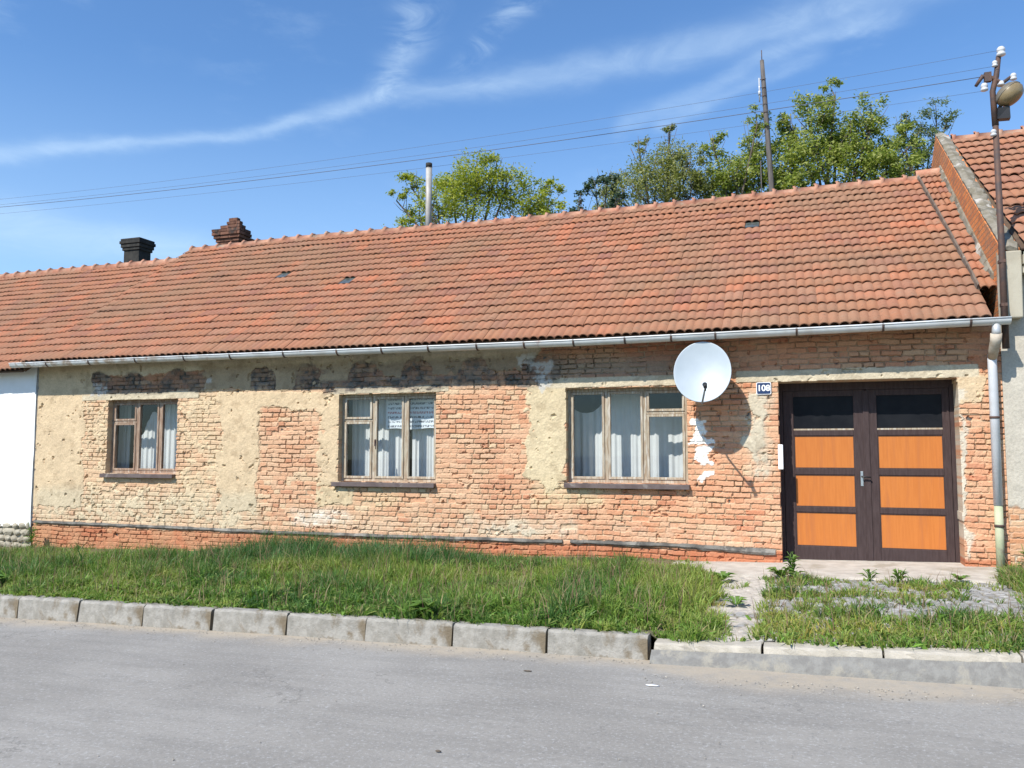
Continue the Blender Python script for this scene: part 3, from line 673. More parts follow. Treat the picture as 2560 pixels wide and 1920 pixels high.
sag = lambda x, t: -.030 * math.exp(-((x + 4.0) / 5.5) ** 2) * (.4 + .6 * t / LR) + .012 * math.sin(x * 1.1) * math.sin(t * 1.3) - .03 * max(0, (-x - 10) / 4) * 0 + .03 * math.sin(x * .55 + 1) * t / LR * .5
XL = lambda t: -13.80; XR = lambda t: 2.235 - .20 * (max(t, 0) / LR) ** 1.3
holes_at = {(11, 15), (9, 22), (13, 52)}
roof, holes = tile_roof('roof', (0, -.36, 3.155), LR, 19, XL, XR, mat_tile, house, seed=3, sag=sag, skip=holes_at)
for (a, b, t0) in holes:                      # glass tiles that let light into the loft
    mb = MB(); S = LR / 19
    pts = []
    for t, nn in ((t0, .034), (t0 + S + .01, .008)):
        for x in (a + .012, b - .012):
            p = Vector((0, -.36, 3.155)) + Vector(UP) * t + Vector(NO) * nn; pts.append((x, p.y, p.z + sag(x, t)))
    pts2 = [tuple(Vector(p) - Vector(NO) * .012) for p in pts]
    mb.hexa([pts2[0], pts2[1], pts2[2], pts2[3], pts[0], pts[1], pts[2], pts[3]])
    o = mb.build('glass_tile', M('grey_glass_tile', (.055, .065, .06), (.10, .115, .105), 9, .2, spec=.6), roof); o['label'] = 'dark glass tile in the roof'
mb = MB(); slope_slab(mb, XL, XR, (0, -.36, 3.10), LR, TH, -.03, -.005, .05)  # slab added under the tiles to block light
PR = Vector((0, -.36, 3.155)) + Vector(UP) * LR
mb.add([(-13.8, PR.y - .02, PR.z - .05), (2.38, PR.y - .02, PR.z - .05), (2.38, 8.9, 2.95), (-13.8, 8.9, 2.95)], [(0, 1, 2, 3)])
mb.add([(-13.79, .05, 3.05), (-13.79, 8.6, 3.05), (-13.79, PR.y, PR.z - .06)], [(0, 1, 2)])
for t_a, t_b in ((-.06, 1.6), (1.6, 3.4), (3.4, LR)):  # unseen verge boards, added to close a gap where sun leaked onto the wall
    pa = Vector((0, -.36, 3.155)) + Vector(UP) * t_a; pb = Vector((0, -.36, 3.155)) + Vector(UP) * t_b; nn_ = Vector(NO)
    vs = []
    for dn_ in (-.20, -.004):
        for pp in (pa, pb):
            for xx in (-13.808, -13.785): q_ = pp + nn_ * dn_; vs.append((xx, q_.y, q_.z))
    mb.hexa(vs)
mb.build('roof_underside', mat_under, house)
# raised strip of tiles between the verge and the neighbour's parapet
strip, _ = tile_roof('roof_strip', (0, -.36, 3.255), LR, 19, lambda t: 2.23 - .20 * (max(t, 0) / LR) ** 1.3, lambda t: 2.41, mat_tile_r, house, colw=.2, seed=23, sag=None, skip={(0, 0), (1, 0), (0, 1), (1, 1)}, jit=1.3)
mb = MB()
for k in range(14):
    t = .7 + k * .34; t2 = t + .36
    f = lambda q: 2.225 - .20 * (max(q, 0) / LR) ** 1.3
    p0 = Vector((0, -.36, 3.175)) + Vector(UP) * t; p1 = Vector((0, -.36, 3.175)) + Vector(UP) * t2
    w = .004 + .022 * random.random()
    mb.hexa([(f(t) - w, p0.y, p0.z), (f(t) + .02, p0.y, p0.z), (f(t2) - w, p1.y, p1.z), (f(t2) + .02, p1.y, p1.z),
             (f(t) - w * .4, p0.y - .05, p0.z + .065), (f(t) + .012, p0.y - .05, p0.z + .085), (f(t2) - w * .4, p1.y - .05, p1.z + .065), (f(t2) + .012, p1.y - .05, p1.z + .085)])
mb.build('verge_mortar', M('dark_verge_mortar', (.11, .085, .065), (.17, .13, .10), 6, .95, 1.0, 25, c3=(.36, .33, .28), s3=2.6, t3=(.58, .66)), strip)
# ridge of half-round tiles with raised collars
def ridge(name, x0, x1, zf, y, r, mat, parent, step=.37, jitter=.006):
    mb = MB(); x = x0
    while x < x1 - .05:
        e = min(x + step, x1); j = random.uniform(-jitter, jitter)
        mb.tube([(x, y, zf(x) + j), (x + .05, y, zf(x) + j), (x + .055, y, zf(x) + j - .014), (e + .015, y, zf(e) + j - .02)], [r * 1.1, r * 1.1, r, r * .95], 10, a0=-.35, a1=math.pi + .35)
        mb.box(x - .01, x + .03, y - .02, y + .02, zf(x) + r * 1.0 + j, zf(x) + r * 1.24 + j, j=.006)
        x += step
    return mb.build(name, mat, parent)
zr = lambda x: float(PR.z) - .015 + sag(x, LR)
ridge('ridge', -13.75, 2.03, zr, float(PR.y) + .0, .10, mat_ridge, house)
mb = MB(); mb.tube([(2.0, PR.y, PR.z + .06), (2.42, PR.y, PR.z + .075)], .11, 10, a0=-.3, a1=math.pi + .3); mb.build('ridge', mat_ridge, strip)

# gutter, its straps and the downpipe
gp = [(-14.0, 3.085), (-13.44, 3.082), (-11.6, 3.082), (-9.79, 3.078), (-8.2, 3.072), (-6.785, 3.066), (-5, 3.058), (-3.186, 3.053), (-2.2, 3.059), (-1.11, 3.066), (.0, 3.074), (.855, 3.080), (1.7, 3.090), (2.44, 3.096)]
GY = -.40; gp = [(x, z + .012) for x, z in gp]
mb = MB(); mb.tube([(x, GY, z) for x, z in gp], .077, 12, a0=math.pi * .97, a1=math.pi * 2.03)
mb.tube([(x, GY, z) for x, z in gp], .073, 12, a0=math.pi * .97, a1=math.pi * 2.03)
mb.tube([(x, GY - .077, z + .004) for x, z in gp], .011, 8)
mb.add([(gp[-1][0], GY + .077 * math.cos(a), gp[-1][1] + .077 * math.sin(a)) for a in np.linspace(math.pi, 2 * math.pi, 9)], [tuple(range(9))])
mb.add([(gp[0][0], GY + .077 * math.cos(a), gp[0][1] + .077 * math.sin(a)) for a in np.linspace(math.pi, 2 * math.pi, 9)], [tuple(range(9))])
gutter = mb.build('gutter', mat_gutter, house)
for x in (-13.1, -12.1, -11.05, -10.0, -9.05, -8.0, -7.0, -6.2, -5.4, -4.6, -3.85, -3.1, -2.35, -1.7, -1.1, -.05, 1.0, 2.0):
    z = float(np.interp(x, [p[0] for p in gp], [p[1] for p in gp])); mb = MB()
    for k in range(8):
        a, b = math.pi * (1 + k / 8), math.pi * (1 + (k + 1) / 8)
        vs = []
        for rr in (.079, .086):
            for q in (a, b):
                for xx in (x - .013, x + .013): vs.append((xx, GY + rr * math.cos(q), z + rr * math.sin(q)))
        mb.hexa(vs)
    mb.box(x - .012, x + .012, GY - .088, GY + .09, z + .003, z + .009)
    mb.build('gutter_bracket', mat_iron, gutter)
mb = MB(); mb.tube([(2.285, -.40, 3.055), (2.283, -.40, 2.955), (2.283, -.385, 2.91)], [.05, .05, .056], 14)
dpipe = mb.build('downpipe', mat_zinc, house, smooth=False)
mb = MB(); mb.tube([(2.283, -.385, 2.93), (2.282, -.36, 2.85), (2.281, -.22, 2.74), (2.280, -.13, 2.66)], [.066, .066, .06, .055], 14); mb.build('pipe_elbow', M('stained_pipe', (.50, .44, .36), (.38, .30, .22), 8, .7, .2, 40), dpipe)
mb = MB(); mb.tube([(2.280, -.115, 2.70), (2.279, -.11, 2.6), (2.275, -.11, .80)], .054, 16); mb.build('pipe_length', M('white_pipe_sheet', (.66, .67, .70), (.58, .59, .61), 4, .45, .05, 30, .1, c3=(.52, .36, .22), s3=1.7, t3=(.66, .74)), dpipe)
mb = MB(); mb.tube([(2.275, -.11, .82), (2.272, -.11, -.05)], .050, 16); mb.build('pipe_foot', M('greenish_cast_pipe', (.36, .40, .25), (.44, .44, .30), 5, .7, .2, 40, c3=(.30, .27, .2), s3=4), dpipe)
for z in (1.9, .55):
    mb = MB(); mb.tube([(2.277, -.11, z - .015), (2.277, -.11, z + .015)], .060, 16); mb.box(2.27, 2.285, -.06, .02, z - .012, z + .012); mb.build('pipe_clip', mat_iron, dpipe)

# chimneys and the flue
def chimney_brick_stack(parent):
    mb = MB(); x0, x1, y0, y1 = -13.22, -12.62, 4.30, 4.92
    z = 5.7; k = 0
    def top(x, y):
        return 6.74 + .24 * max(0, 1 - abs(x - (-12.68)) / .36) * max(0, 1 - (y - 4.3) / .62) - .20 * (y - 4.3) / .62 + .015 * math.sin(x * 40)
    while z < 7.1:
        w = .0 if z < 6.40 else (.03 if z < 6.48 else (.065 if z < 6.62 else .10))
        sh = .11 if k % 2 else 0
        for (axis, c0, c1, fix) in (('x', x0 - w, x1 + w, y0 - w), ('y', y0 - w, y1 + w, x1 + w), ('x', x0 - w, x1 + w, y1 + w - .12), ('y', y0 - w, y1 + w, x0 - w + .12)):
            p = c0 - sh * .5
            while p < c1:
                a, b = max(p, c0), min(p + .235, c1); p += .245
                if b - a < .04: continue
                cx_, cy_ = ((a + b) / 2, fix) if axis == 'x' else (fix, (a + b) / 2)
                if z + .04 > top(cx_, cy_) and z > 6.3: continue
                q = random.uniform(-.008, .008)
                if axis == 'x': mb.box(a, b, fix + q, fix + .12 + q, z, z + .068, j=.004)
                else: mb.box(fix - .12 + q, fix + q, a, b, z, z + .068, j=.004)
        z += .077; k += 1
    mb.box(x0 + .06, x1 - .06, y0 + .06, y1 - .06, 5.6, 6.55)
    mb.box(-12.86, -12.78, 4.3, 4.4, 6.9, 7.03, j=.012)
    o = mb.build('chimney', mat_chimney, parent); o['label'] = 'broken brick chimney with a jagged top'
chimney_brick_stack(house)
mb = MB(); mb.tube([(-7.66, 4.35, 5.9), (-7.66, 4.35, 7.72)], .068, 16); fl = mb.build('flue_pipe', mat_flue, house)
mb = MB(); mb.tube([(-7.66, 4.35, 7.70), (-7.66, 4.35, 7.80)], .071, 16); mb.build('flue_cap', mat_soot, fl)

# ------------------------------------------------------------------ windows of the old house
def bar(mb, x0, x1, z0, z1, y0, y1): mb.box(x0, x1, y0, y1, z0, z1)
def frame_ring(mb, x0, x1, z0, z1, w, y0, y1):
    bar(mb, x0, x0 + w, z0, z1, y0, y1); bar(mb, x1 - w, x1, z0, z1, y0, y1)
    bar(mb, x0 + w, x1 - w, z0, z0 + w, y0 + .001, y1); bar(mb, x0 + w, x1 - w, z1 - w, z1, y0 + .001, y1)
def window(x0, x1, z0, z1, m1, m2, zt, side, wood, sx0, sx1, label):
    """Three lights between mullions m1, m2; the light on `side` is split by a transom at zt."""
    y = .112; mb = MB(); ow = .045
    frame_ring(mb, x0 - .02, x1 + .02, z0 - .02, z1 + .02, ow + .02, y, y + .10)
    bar(mb, m1 - .024, m1 + .024, z0 + ow, z1 - ow, y + .002, y + .09); bar(mb, m2 - .024, m2 + .024, z0 + ow, z1 - ow, y + .002, y + .09)
    la, lb = (x0 + ow, m1 - .024) if side == 0 else (m2 + .024, x1 - ow)
    bar(mb, la, lb, zt - .018, zt + .018, y + .004, y + .088)
    w = mb.build('window', wood, house, bevel=.005); w['label'] = label
    lights = []
    for i, (a, b) in enumerate(((x0 + ow, m1 - .024), (m1 + .024, m2 - .024), (m2 + .024, x1 - ow))):
        if (i == 0) == (side == 0) and i in (0, 2): lights += [(a, b, z0 + ow, zt - .018), (a, b, zt + .018, z1 - ow)]
        else: lights.append((a, b, z0 + ow, z1 - ow))
    for a, b, c, d_ in lights:
        mb = MB(); frame_ring(mb, a + .004, b - .004, c + .004, d_ - .004, .036, y - .012 + random.uniform(-.004, .004), y + .04); mb.build('casement', wood, w, bevel=.004)
        mb = MB(); mb.add([(a + .035, y + .018, c + .035), (b - .035, y + .018, c + .035), (b - .035, y + .018, d_ - .035), (a + .035, y + .018, d_ - .035)], [(0, 1, 2, 3)]); mb.build('pane', mat_glass, w)
    mb = MB(); mb.hexa([(sx0, .10, z0 - .052), (sx1, .10, z0 - .052), (sx0, -.085, z0 - .064), (sx1, -.085, z0 - .064), (sx0, .10, z0 - .002), (sx1, .10, z0 - .002), (sx0, -.085, z0 - .016), (sx1, -.085, z0 - .016)])
    mb.box(sx0, sx1, -.089, -.083, z0 - .078, z0 - .012)
    mb.build('sill', mat_sill, w, bevel=.003)
    return w
w1 = window(-12.07, -10.49, 1.07, 2.395, -11.485, -10.97, 2.0, 0, mat_wood_brown, -12.13, -10.50, 'small brown three-light window with a transom at its left')
w2 = window(-7.215, -5.465, .98, 2.40, -6.63, -6.055, 1.972, 0, mat_wood_grey, -7.29, -5.46, 'middle window with weathered grey frames and a transom at its left')
w3 = window(-3.34, -1.555, 1.012, 2.40, -2.755, -2.18, 2.028, 1, mat_wood_grey, -3.36, -1.53, 'right window with pale weathered frames and a transom at its right')
mb = MB(); mb.box(-6.575, -6.555, .03, .062, 1.55, 1.66); mb.tube([(-6.565, .035, 1.62), (-6.565, .015, 1.62), (-6.54, .012, 1.57), (-6.535, .012, 1.50)], .007, 6); mb.build('handle', mat_iron, w2)

# curtains: wavy cloth hung behind the glass
def curtain(x0, x1, zb, zt, y, folds, label, topfn=None, amp=.03, seed=0, side=None):
    n = int((x1 - x0) / .012); k = 60; V = []; r = random.Random(seed); ph = [r.uniform(0, 6.28) for _ in range(4)]
    for i in range(n + 1):
        x = x0 + (x1 - x0) * i / n; t = topfn(x) if topfn else zt
        for j in range(k + 1):
            v = j / k; z = zb + (t - zb) * v
            yy = y + amp * (.55 + .45 * (1 - v)) * (math.sin(folds * 6.28 * (i / n) + ph[0] + .7 * math.sin(v * 2 + ph[1])) * .6 + math.sin(folds * 2.3 * 6.28 * i / n + ph[2]) * .4)
            if side: yy += side(x, v)
            V.append((x, yy, z))
    Q = [(i * (k + 1) + j, (i + 1) * (k + 1) + j, (i + 1) * (k + 1) + j + 1, i * (k + 1) + j + 1) for i in range(n) for j in range(k)]
    b = ((x0 + x1) / 2, y, zb); o = link_mesh('curtain', quads_np('curtain', V, Q, smooth=True), mat_curtain, base=b)
    tag(o, label, 'curtain'); return o
curtain(-11.22, -10.60, .95, 2.42, .44, 5, 'white curtain in the right light of the small brown window', seed=4)
curtain(-11.78, -11.26, .95, 2.05, .46, 4, 'white curtain with an uneven top in the middle light of the small brown window', seed=8, topfn=lambda x: 1.95 + .25 * math.sin((x + 11.6) * 9))
curtain(-12.30, -12.02, .95, 2.42, .50, 3, 'dim curtain at the left edge of the small brown window', seed=9)
curtain(-7.22, -6.80, .9, 2.42, .46, 4, 'white curtain behind the left light of the middle window', seed=5)
curtain(-6.78, -6.24, .9, 2.42, .47, 4, 'white curtain below the notice in the middle light of the middle window', seed=6)
curtain(-6.10, -5.48, .9, 2.42, .46, 5, 'white curtain in the right light of the middle window', seed=7)
curtain(-3.52, -2.80, .9, 2.42, .56, 3, 'white curtain sagging in a swag in the left light of the right window', seed=11, topfn=lambda x: 2.40 - .34 * max(0, 1 - ((x + 3.18) / .34) ** 2) ** .6, amp=.06)
curtain(-2.80, -2.20, .9, 2.42, .57, 4, 'white curtain in the middle light of the right window', seed=12, amp=.02)
curtain(-2.19, -1.45, .9, 2.06, .57, 4, 'white curtain in the lower right light of the right window', seed=13, amp=.02)

# printed notice hung behind the middle window
def notice_mat():
    m, q, b, c, o = new_mat('printed_notice')       # illegible rows of dark print, one of them red
    s_ = q.n('ShaderNodeSeparateXYZ'); q.l(c, s_.inputs[0]); x, z = s_.outputs[0], s_.outputs[2]
    row = q.m('FRACT', q.m('MULTIPLY', z, 13.5)); inrow = q.m('MULTIPLY', q.ramp(row, .22, .30), q.ramp(row, .78, .70))
    k = q.n('ShaderNodeCombineXYZ'); q.l(q.m('MULTIPLY', x, 42.0), k.inputs[0]); q.l(q.m('ADD', q.m('MULTIPLY', q.m('FLOOR', q.m('MULTIPLY', z, 13.5)), 7.3), q.m('MULTIPLY', z, 20.0)), k.inputs[1])
    let = q.ramp(q.noise(k.outputs[0], 1.0, 3, .8), .44, .54)
    red = q.m('MULTIPLY', q.m('GREATER_THAN', z, .222), q.m('LESS_THAN', z, .296))
    edge = q.m('LESS_THAN', q.m('ABSOLUTE', x), .44)
    ink = q.mix(red, (.06, .06, .09), (.36, .07, .08))
    q.l(q.mix(q.m('MULTIPLY', q.m('MULTIPLY', inrow, let), edge), (.74, .77, .82), ink), b.inputs['Base Color']); b.inputs['Roughness'].default_value = .7
    return m
# printed notice hung behind the middle window
no_ = thing('window_notice', (-6.05, .33, 1.84), 'large printed paper notice hanging inside the middle window', 'notice')
mb = MB(); V = []
for i in range(13):
    x = -6.52 + .96 * i / 12
    for j in range(7): V.append((x, .33 + .02 * math.sin(i * .9) * (1 - j / 6), 1.835 + .48 * j / 6 + .012 * math.sin(i * .8) * (1 - j / 6)))
mb.add(V, [(i * 7 + j, (i + 1) * 7 + j, (i + 1) * 7 + j + 1, i * 7 + j + 1) for i in range(12) for j in range(6)], sm=True); mb.build('sheet', notice_mat(), no_)

# ------------------------------------------------------------------ gate
gate = thing('gate', (.8, .38, 0), 'double gate of dark brown frames with six orange panels', 'gate')
Y0 = .355
mb = MB(); mb.box(-.335, -.27, Y0 - .01, Y0 + .09, -.1, 2.44); mb.box(1.845, 1.915, Y0 - .01, Y0 + .09, -.06, 2.44); mb.box(-.27, 1.845, Y0 - .008, Y0 + .09, 2.32, 2.44)
mb.build('gate_frame', mat_gate, gate, bevel=.004)
def leaf(xa, xb, pa, pb, label):
    rows = [(.165, .632), (.705, 1.150), (1.235, 1.690)]; gz = (1.765, 2.235); zb, zt = -.03 + .02 * (xa + .3), 2.318
    mb = MB(); y1 = Y0 + .055
    mb.box(xa, pa, Y0, y1, zb, zt); mb.box(pb, xb, Y0, y1, zb, zt)
    zs = [zb] + [z for r in rows for z in r] + list(gz) + [zt]
    for i in range(0, len(zs), 2): mb.box(pa, pb, Y0 + .001, y1, zs[i], zs[i + 1])
    lf = mb.build('gate_leaf', mat_gate, gate, bevel=.005); lf['label'] = label
    for a, b in rows:
        mb = MB(); mb.box(pa, pb, Y0 + .016, y1 - .012, a, b); mb.build('panel', mat_orange, lf)
        mb = MB(); frame_ring(mb, pa, pb, a, b, .012, Y0 + .008, Y0 + .0155); mb.build('bead', mat_gate, lf)
    mb = MB(); mb.box(pa, pb, Y0 + .020, y1 - .015, gz[0], gz[1]); mb.build('glass_pane', mat_glass_dark, lf)
    mb = MB(); mb.box(pa, pb, Y0 + .004, Y0 + .019, gz[0], gz[0] + .022); mb.build('glazing_bar', mat_wood_grey, lf)
    return lf
lf1 = leaf(-.265, .812, -.128, .655, 'left gate leaf with the handle'); lf2 = leaf(.818, 1.842, .950, 1.752, 'right gate leaf')
mb = MB(); mb.box(.775, .850, Y0 - .014, Y0 - .001, -.01, 2.30); mb.build('cover_strip', mat_gate, lf1, bevel=.003)
mb = MB(); mb.box(.722, .755, Y0 - .008, Y0 - .0005, 1.0, 1.20); mb.build('lock_plate', mat_steel, lf1, bevel=.002)
mb = MB(); mb.tube([(.738, Y0 - .005, 1.13), (.738, Y0 - .05, 1.13), (.75, Y0 - .055, 1.128), (.845, Y0 - .055, 1.12)], .010, 8); mb.build('handle', mat_black, lf1)
o = MB().box(-.336, -.268, -.040, -.016, 1.225, 1.565).build('letter_plate', mat_whitepaint, base=(-.3, -.03, 1.225), bevel=.012)
tag(o, 'narrow upright white plastic plate on the brick edge left of the gate', 'plate')

# house number plate
pl = thing('house_number_plate', (-.50, -.03, 2.27), 'small blue enamel house number plate reading 108 left of the gate', 'sign')
mb = MB()
def rrect(x0, x1, z0, z1, r, n=5):
    out = []
    for cx_, cz_, a in ((x1 - r, z0 + r, -90), (x1 - r, z1 - r, 0), (x0 + r, z1 - r, 90), (x0 + r, z0 + r, 180)):
        for k in range(n + 1): t = R(a + 90 * k / n); out.append((cx_ + r * math.cos(t), cz_ + r * math.sin(t)))
    return out
def plate(mb, pts, y0, y1):
    n = len(pts); mb.add([(x, y0, z) for x, z in pts] + [(x, y1, z) for x, z in pts], [tuple(range(n)), tuple(range(n, 2 * n))[::-1]] + [(i, (i + 1) % n, n + (i + 1) % n, n + i) for i in range(n)])
plate(mb, rrect(-.602, -.405, 2.255, 2.425, .02), -.030, -.022); mb.build('rim', mat_whitepaint, pl)
mb = MB(); plate(mb, rrect(-.592, -.415, 2.265, 2.415, .016), -.034, -.0305); mb.build('face', mat_bluesign, pl)
fc = bpy.data.curves.new('digits', 'FONT'); fc.body = '108'; fc.size = .115; fc.align_x = 'CENTER'; fc.align_y = 'CENTER'; fc.extrude = .001; fc.offset = .0035
fo = bpy.data.objects.new('digits', fc); col.objects.link(fo); 
bpy.context.view_layer.update(); dm = bpy.data.meshes.new_from_object(fo); bpy.data.objects.remove(fo); dm.transform(Matrix.Translation((-.5035, -.036, 2.34)) @ Matrix.Rotation(R(90), 4, 'X'))
dm.name = 'digits'; link_mesh('digits', dm, mat_whitepaint, pl)

# ------------------------------------------------------------------ satellite dish
ds = thing('satellite_dish', (-1.28, -.06, 2.2), 'light grey satellite dish on a wall bracket above the right window corner', 'satellite dish')
nrm = Vector((.02, -math.cos(R(14)), math.sin(R(14)))).normalized(); c0 = Vector((-1.28, -.50, 2.555))
q_ = nrm.to_track_quat('Z', 'Y').to_matrix().to_4x4(); Md = Matrix.Translation(c0) @ q_
r0 = .425
prof = [(r0 * k / 10, -.075 + .075 * (k / 10) ** 2) for k in range(0, 11)] + [(r0 + .010, .002), (r0 + .012, -.006), (r0 + .004, -.010)]
mb = MB(); mb.lathe([(max(a, .001), b) for a, b in prof], Md, 56, sx=.885); mb.build('reflector', mat_dish, ds)
mb = MB(); mb.lathe([(max(r0 * k / 10, .001), -.085 + .075 * (k / 10) ** 2) for k in range(0, 11)] + [(r0 + .004, -.0105)], Md, 56, sx=.885); mb.build('reflector_back', mat_dishback, ds)
lnb = Vector((-1.177, -1.13, 2.315)); bot = c0 + q_.to_3x3() @ Vector((0, -r0, -.01))
dwn = c0 + (q_.to_3x3() @ Vector((0, 1, 0))) * (-r0) if (q_.to_3x3() @ Vector((0, 1, 0))).z > 0 else c0 + (q_.to_3x3() @ Vector((0, 1, 0))) * r0
mb = MB(); mb.tube([dwn + Vector((0, .22, .02)), dwn + Vector((0, .02, -.03)), dwn + Vector((.004, -.03, -.03)), lnb + Vector((-.01, .05, -.05))], .013, 8); mb.build('feed_arm', mat_dishback, ds)
mb = MB(); ax = (c0 - lnb).normalized()
mb.tube([lnb - ax * .07, lnb - ax * .01, lnb, lnb + ax * .03, lnb + ax * .05], [.024, .026, .020, .026, .032], 12); mb.tube([lnb - ax * .03, lnb - ax * .03 + Vector((0, 0, -.06))], .012, 8)
mb.build('receiver_head', mat_black, ds)
mb = MB(); mb.box(-1.36, -1.20, -.045, -.015, 2.36, 2.72); mb.tube([(-1.28, -.03, 2.48), (-1.28, -.31, 2.48), (-1.28, -.335, 2.52), (-1.28, -.335, 2.70)], .021, 10); mb.box(-1.33, -1.23, -.385, -.33, 2.56, 2.66)
mb.build('wall_bracket', mat_iron, ds)

# ------------------------------------------------------------------ right-hand neighbour
def paint_right(o):
    X, Z, h, brick, hb, hc, fine = (o[k] for k in ('X', 'Z', 'h', 'brick', 'hb', 'hc', 'fine'))
    n2 = fbm(X, Z, 5, 5, 311) - .5; n3 = fbm(X, Z, 14, 4, 321) - .5
    orange = lerp(np.broadcast_to(A3(.52, .24, .12), X.shape + (3,)), np.broadcast_to(A3(.56, .38, .24), X.shape + (3,)), hc)
    C = lerp(np.broadcast_to(A3(.50, .44, .34), orange.shape), orange, brick)
    k = sstep(Z + n2 * .25, .78, .84)
    ph = .016 + n3 * .006 + fine * .003
    C = lerp(C, np.broadcast_to(A3(.47, .43, .36), C.shape) * (1 + n2 * .2 + n3 * .12)[..., None], k)
    C = lerp(C, C * A3(.62, .58, .52), sstep(Z + n2 * .2, 3.55, 3.75))
    return (h * (1 - k) + ph * k).astype(np.float32), np.clip(C, .01, .9)
nb = thing('neighbour_house', (5, 0, 0), 'taller plastered house beside the gate with a brick parapet and red tiles', 'house')
relief_wall('wall', 2.402, 10.0, -.5, 4.02, [], paint_right, dx=.014, dz=.012, seed=300, parent=nb)
mb = MB(); mb.box(2.42, 10.0, .032, 9.0, -.5, 3.9); mb.build('inner_wall', mat_dark, nb)
th2 = R(32.6); L2 = 5.66
tile_roof('roof', (0, -.30, 4.03), L2, 15, lambda t: 2.66, lambda t: 10.2, mat_tile_r, nb, colw=.27, th=th2, amp=.022, lip=.038, seed=41)
mb = MB(); slope_slab(mb, lambda t: 2.62, lambda t: 10.2, (0, -.30, 3.99), L2, th2, -.02, 0); mb.add([(2.42, 4.45, 6.98), (10.2, 4.45, 6.98), (10.2, 9.3, 3.9), (2.42, 9.3, 3.9)], [(0, 1, 2, 3)]); mb.build('roof_underside', mat_under, nb)
ridge('ridge', 2.66, 10.2, lambda x: 7.06, 4.46, .10, mat_ridge, nb)
mb = MB(); mb.tube([(2.64, -.36, 3.95), (10.2, -.36, 3.97)], .065, 10, a0=math.pi, a1=2 * math.pi); mb.tube([(2.64, -.36, 3.95), (10.2, -.36, 3.97)], .061, 10, a0=math.pi, a1=2 * math.pi); mb.build('gutter', M('mossy_gutter', (.22, .26, .20), (.30, .31, .27), 6, .6), nb)
mb = MB(); mb.box(2.64, 10.0, -.28, -.02, 3.80, 3.93); mb.box(2.64, 10.0, -.2, -.022, 3.70, 3.80); mb.build('cornice', mat_render, nb, bevel=.01)
# parapet on the party wall: face in brick, coping in mortar
mb = MB(); prof = [(-.20, 3.95), (-.20, 4.02), (4.50, 7.19), (8.9, 4.4), (8.9, 2.9), (.05, 2.9), (.05, 3.5)]
mb.add([(2.41, y, z) for y, z in prof] + [(2.62, y, z) for y, z in prof], [tuple(range(7)), tuple(range(7, 14))[::-1]] + [(i, (i + 1) % 7, 7 + (i + 1) % 7, 7 + i) for i in range(7)])
par = mb.build('parapet', mat_parapet, nb)
mb = MB(); n = 44; vs = []
for i in range(n + 1):
    t = i / n; y = -.24 + t * 4.78; z = 3.995 + t * 3.2; j = random.uniform(-.02, .02)
    vs += [(2.42, y, z + .02), (2.415 + j * .3, y - .012, z + .055 + j), (2.50, y - .02, z + .07 + j), (2.60 + j, y - .012, z + .03 + j), (2.64 + j * 2.5, y + .02, z - .05)]
mb.add(vs, [(i * 5 + k, (i + 1) * 5 + k, (i + 1) * 5 + (k + 1) % 5, i * 5 + (k + 1) % 5) for i in range(n) for k in range(5)] + [(0, 1, 2, 3, 4), tuple(n * 5 + k for k in range(5))])
mb.build('coping', mat_coping, par)
mb = MB(); mb.hexa([(2.405, -.20, 3.14), (2.63, -.20, 3.14), (2.405, .04, 3.14), (2.63, .04, 3.14), (2.405, -.26, 3.98), (2.63, -.26, 3.98), (2.405, .04, 3.98), (2.63, .04, 3.98)]); mb.build('corbel', mat_render, nb, bevel=.015)
mb = MB()
for k in range(22):
    t = .75 + k * .212; t2 = t + .215; p0 = Vector((0, -.36, 3.31)) + Vector(UP) * t; p1 = Vector((0, -.36, 3.31)) + Vector(UP) * t2; w = .02 + random.random() * .05
    mb.hexa([(2.408 - w, p0.y, p0.z - .02), (2.412, p0.y, p0.z - .02), (2.408 - w, p1.y, p1.z - .02), (2.412, p1.y, p1.z - .02), (2.408 - .02, p0.y - .02, p0.z + .03 + random.random() * .05), (2.412, p0.y - .02, p0.z + .06), (2.408 - .02, p1.y - .02, p1.z + .03 + random.random() * .05), (2.412, p1.y - .02, p1.z + .06)])
mb.build('flashing', mat_coping, par)

# ------------------------------------------------------------------ left-hand neighbour
lb = thing('white_house', (-18, 0, -.4), 'white limewashed house at the left edge with a lower tiled roof', 'house')
xs_ = np.linspace(-30, -13.80, 160); zs_ = np.linspace(.06, 3.1, 40); X, Z = np.meshgrid(xs_, zs_, indexing='ij')
Zb = Z.copy(); Zb[:, 0] += (fbm(X[:, 0], X[:, 0] * 0, 4, 4, 71) - .5) * .12
Yw = -.035 - (fbm(X, Z, 2, 4, 73) - .5) * .03; I = np.arange(X.size).reshape(X.shape)
Q = np.stack([I[:-1, :-1], I[1:, :-1], I[1:, 1:], I[:-1, 1:]], -1).reshape(-1, 4)
link_mesh('wall', quads_np('wall', np.stack([X, Yw, Zb], -1).reshape(-1, 3), Q, smooth=True), mat_white, lb)
mb = MB(); mb.box(-30, -13.802, -.012, .4, .1, 3.1); mb.box(-30, -13.802, .4, 8.0, -1, 3.0); mb.build('inner_wall', mat_white, lb)
mb = MB(); r_ = random.Random(3)
z = -.75
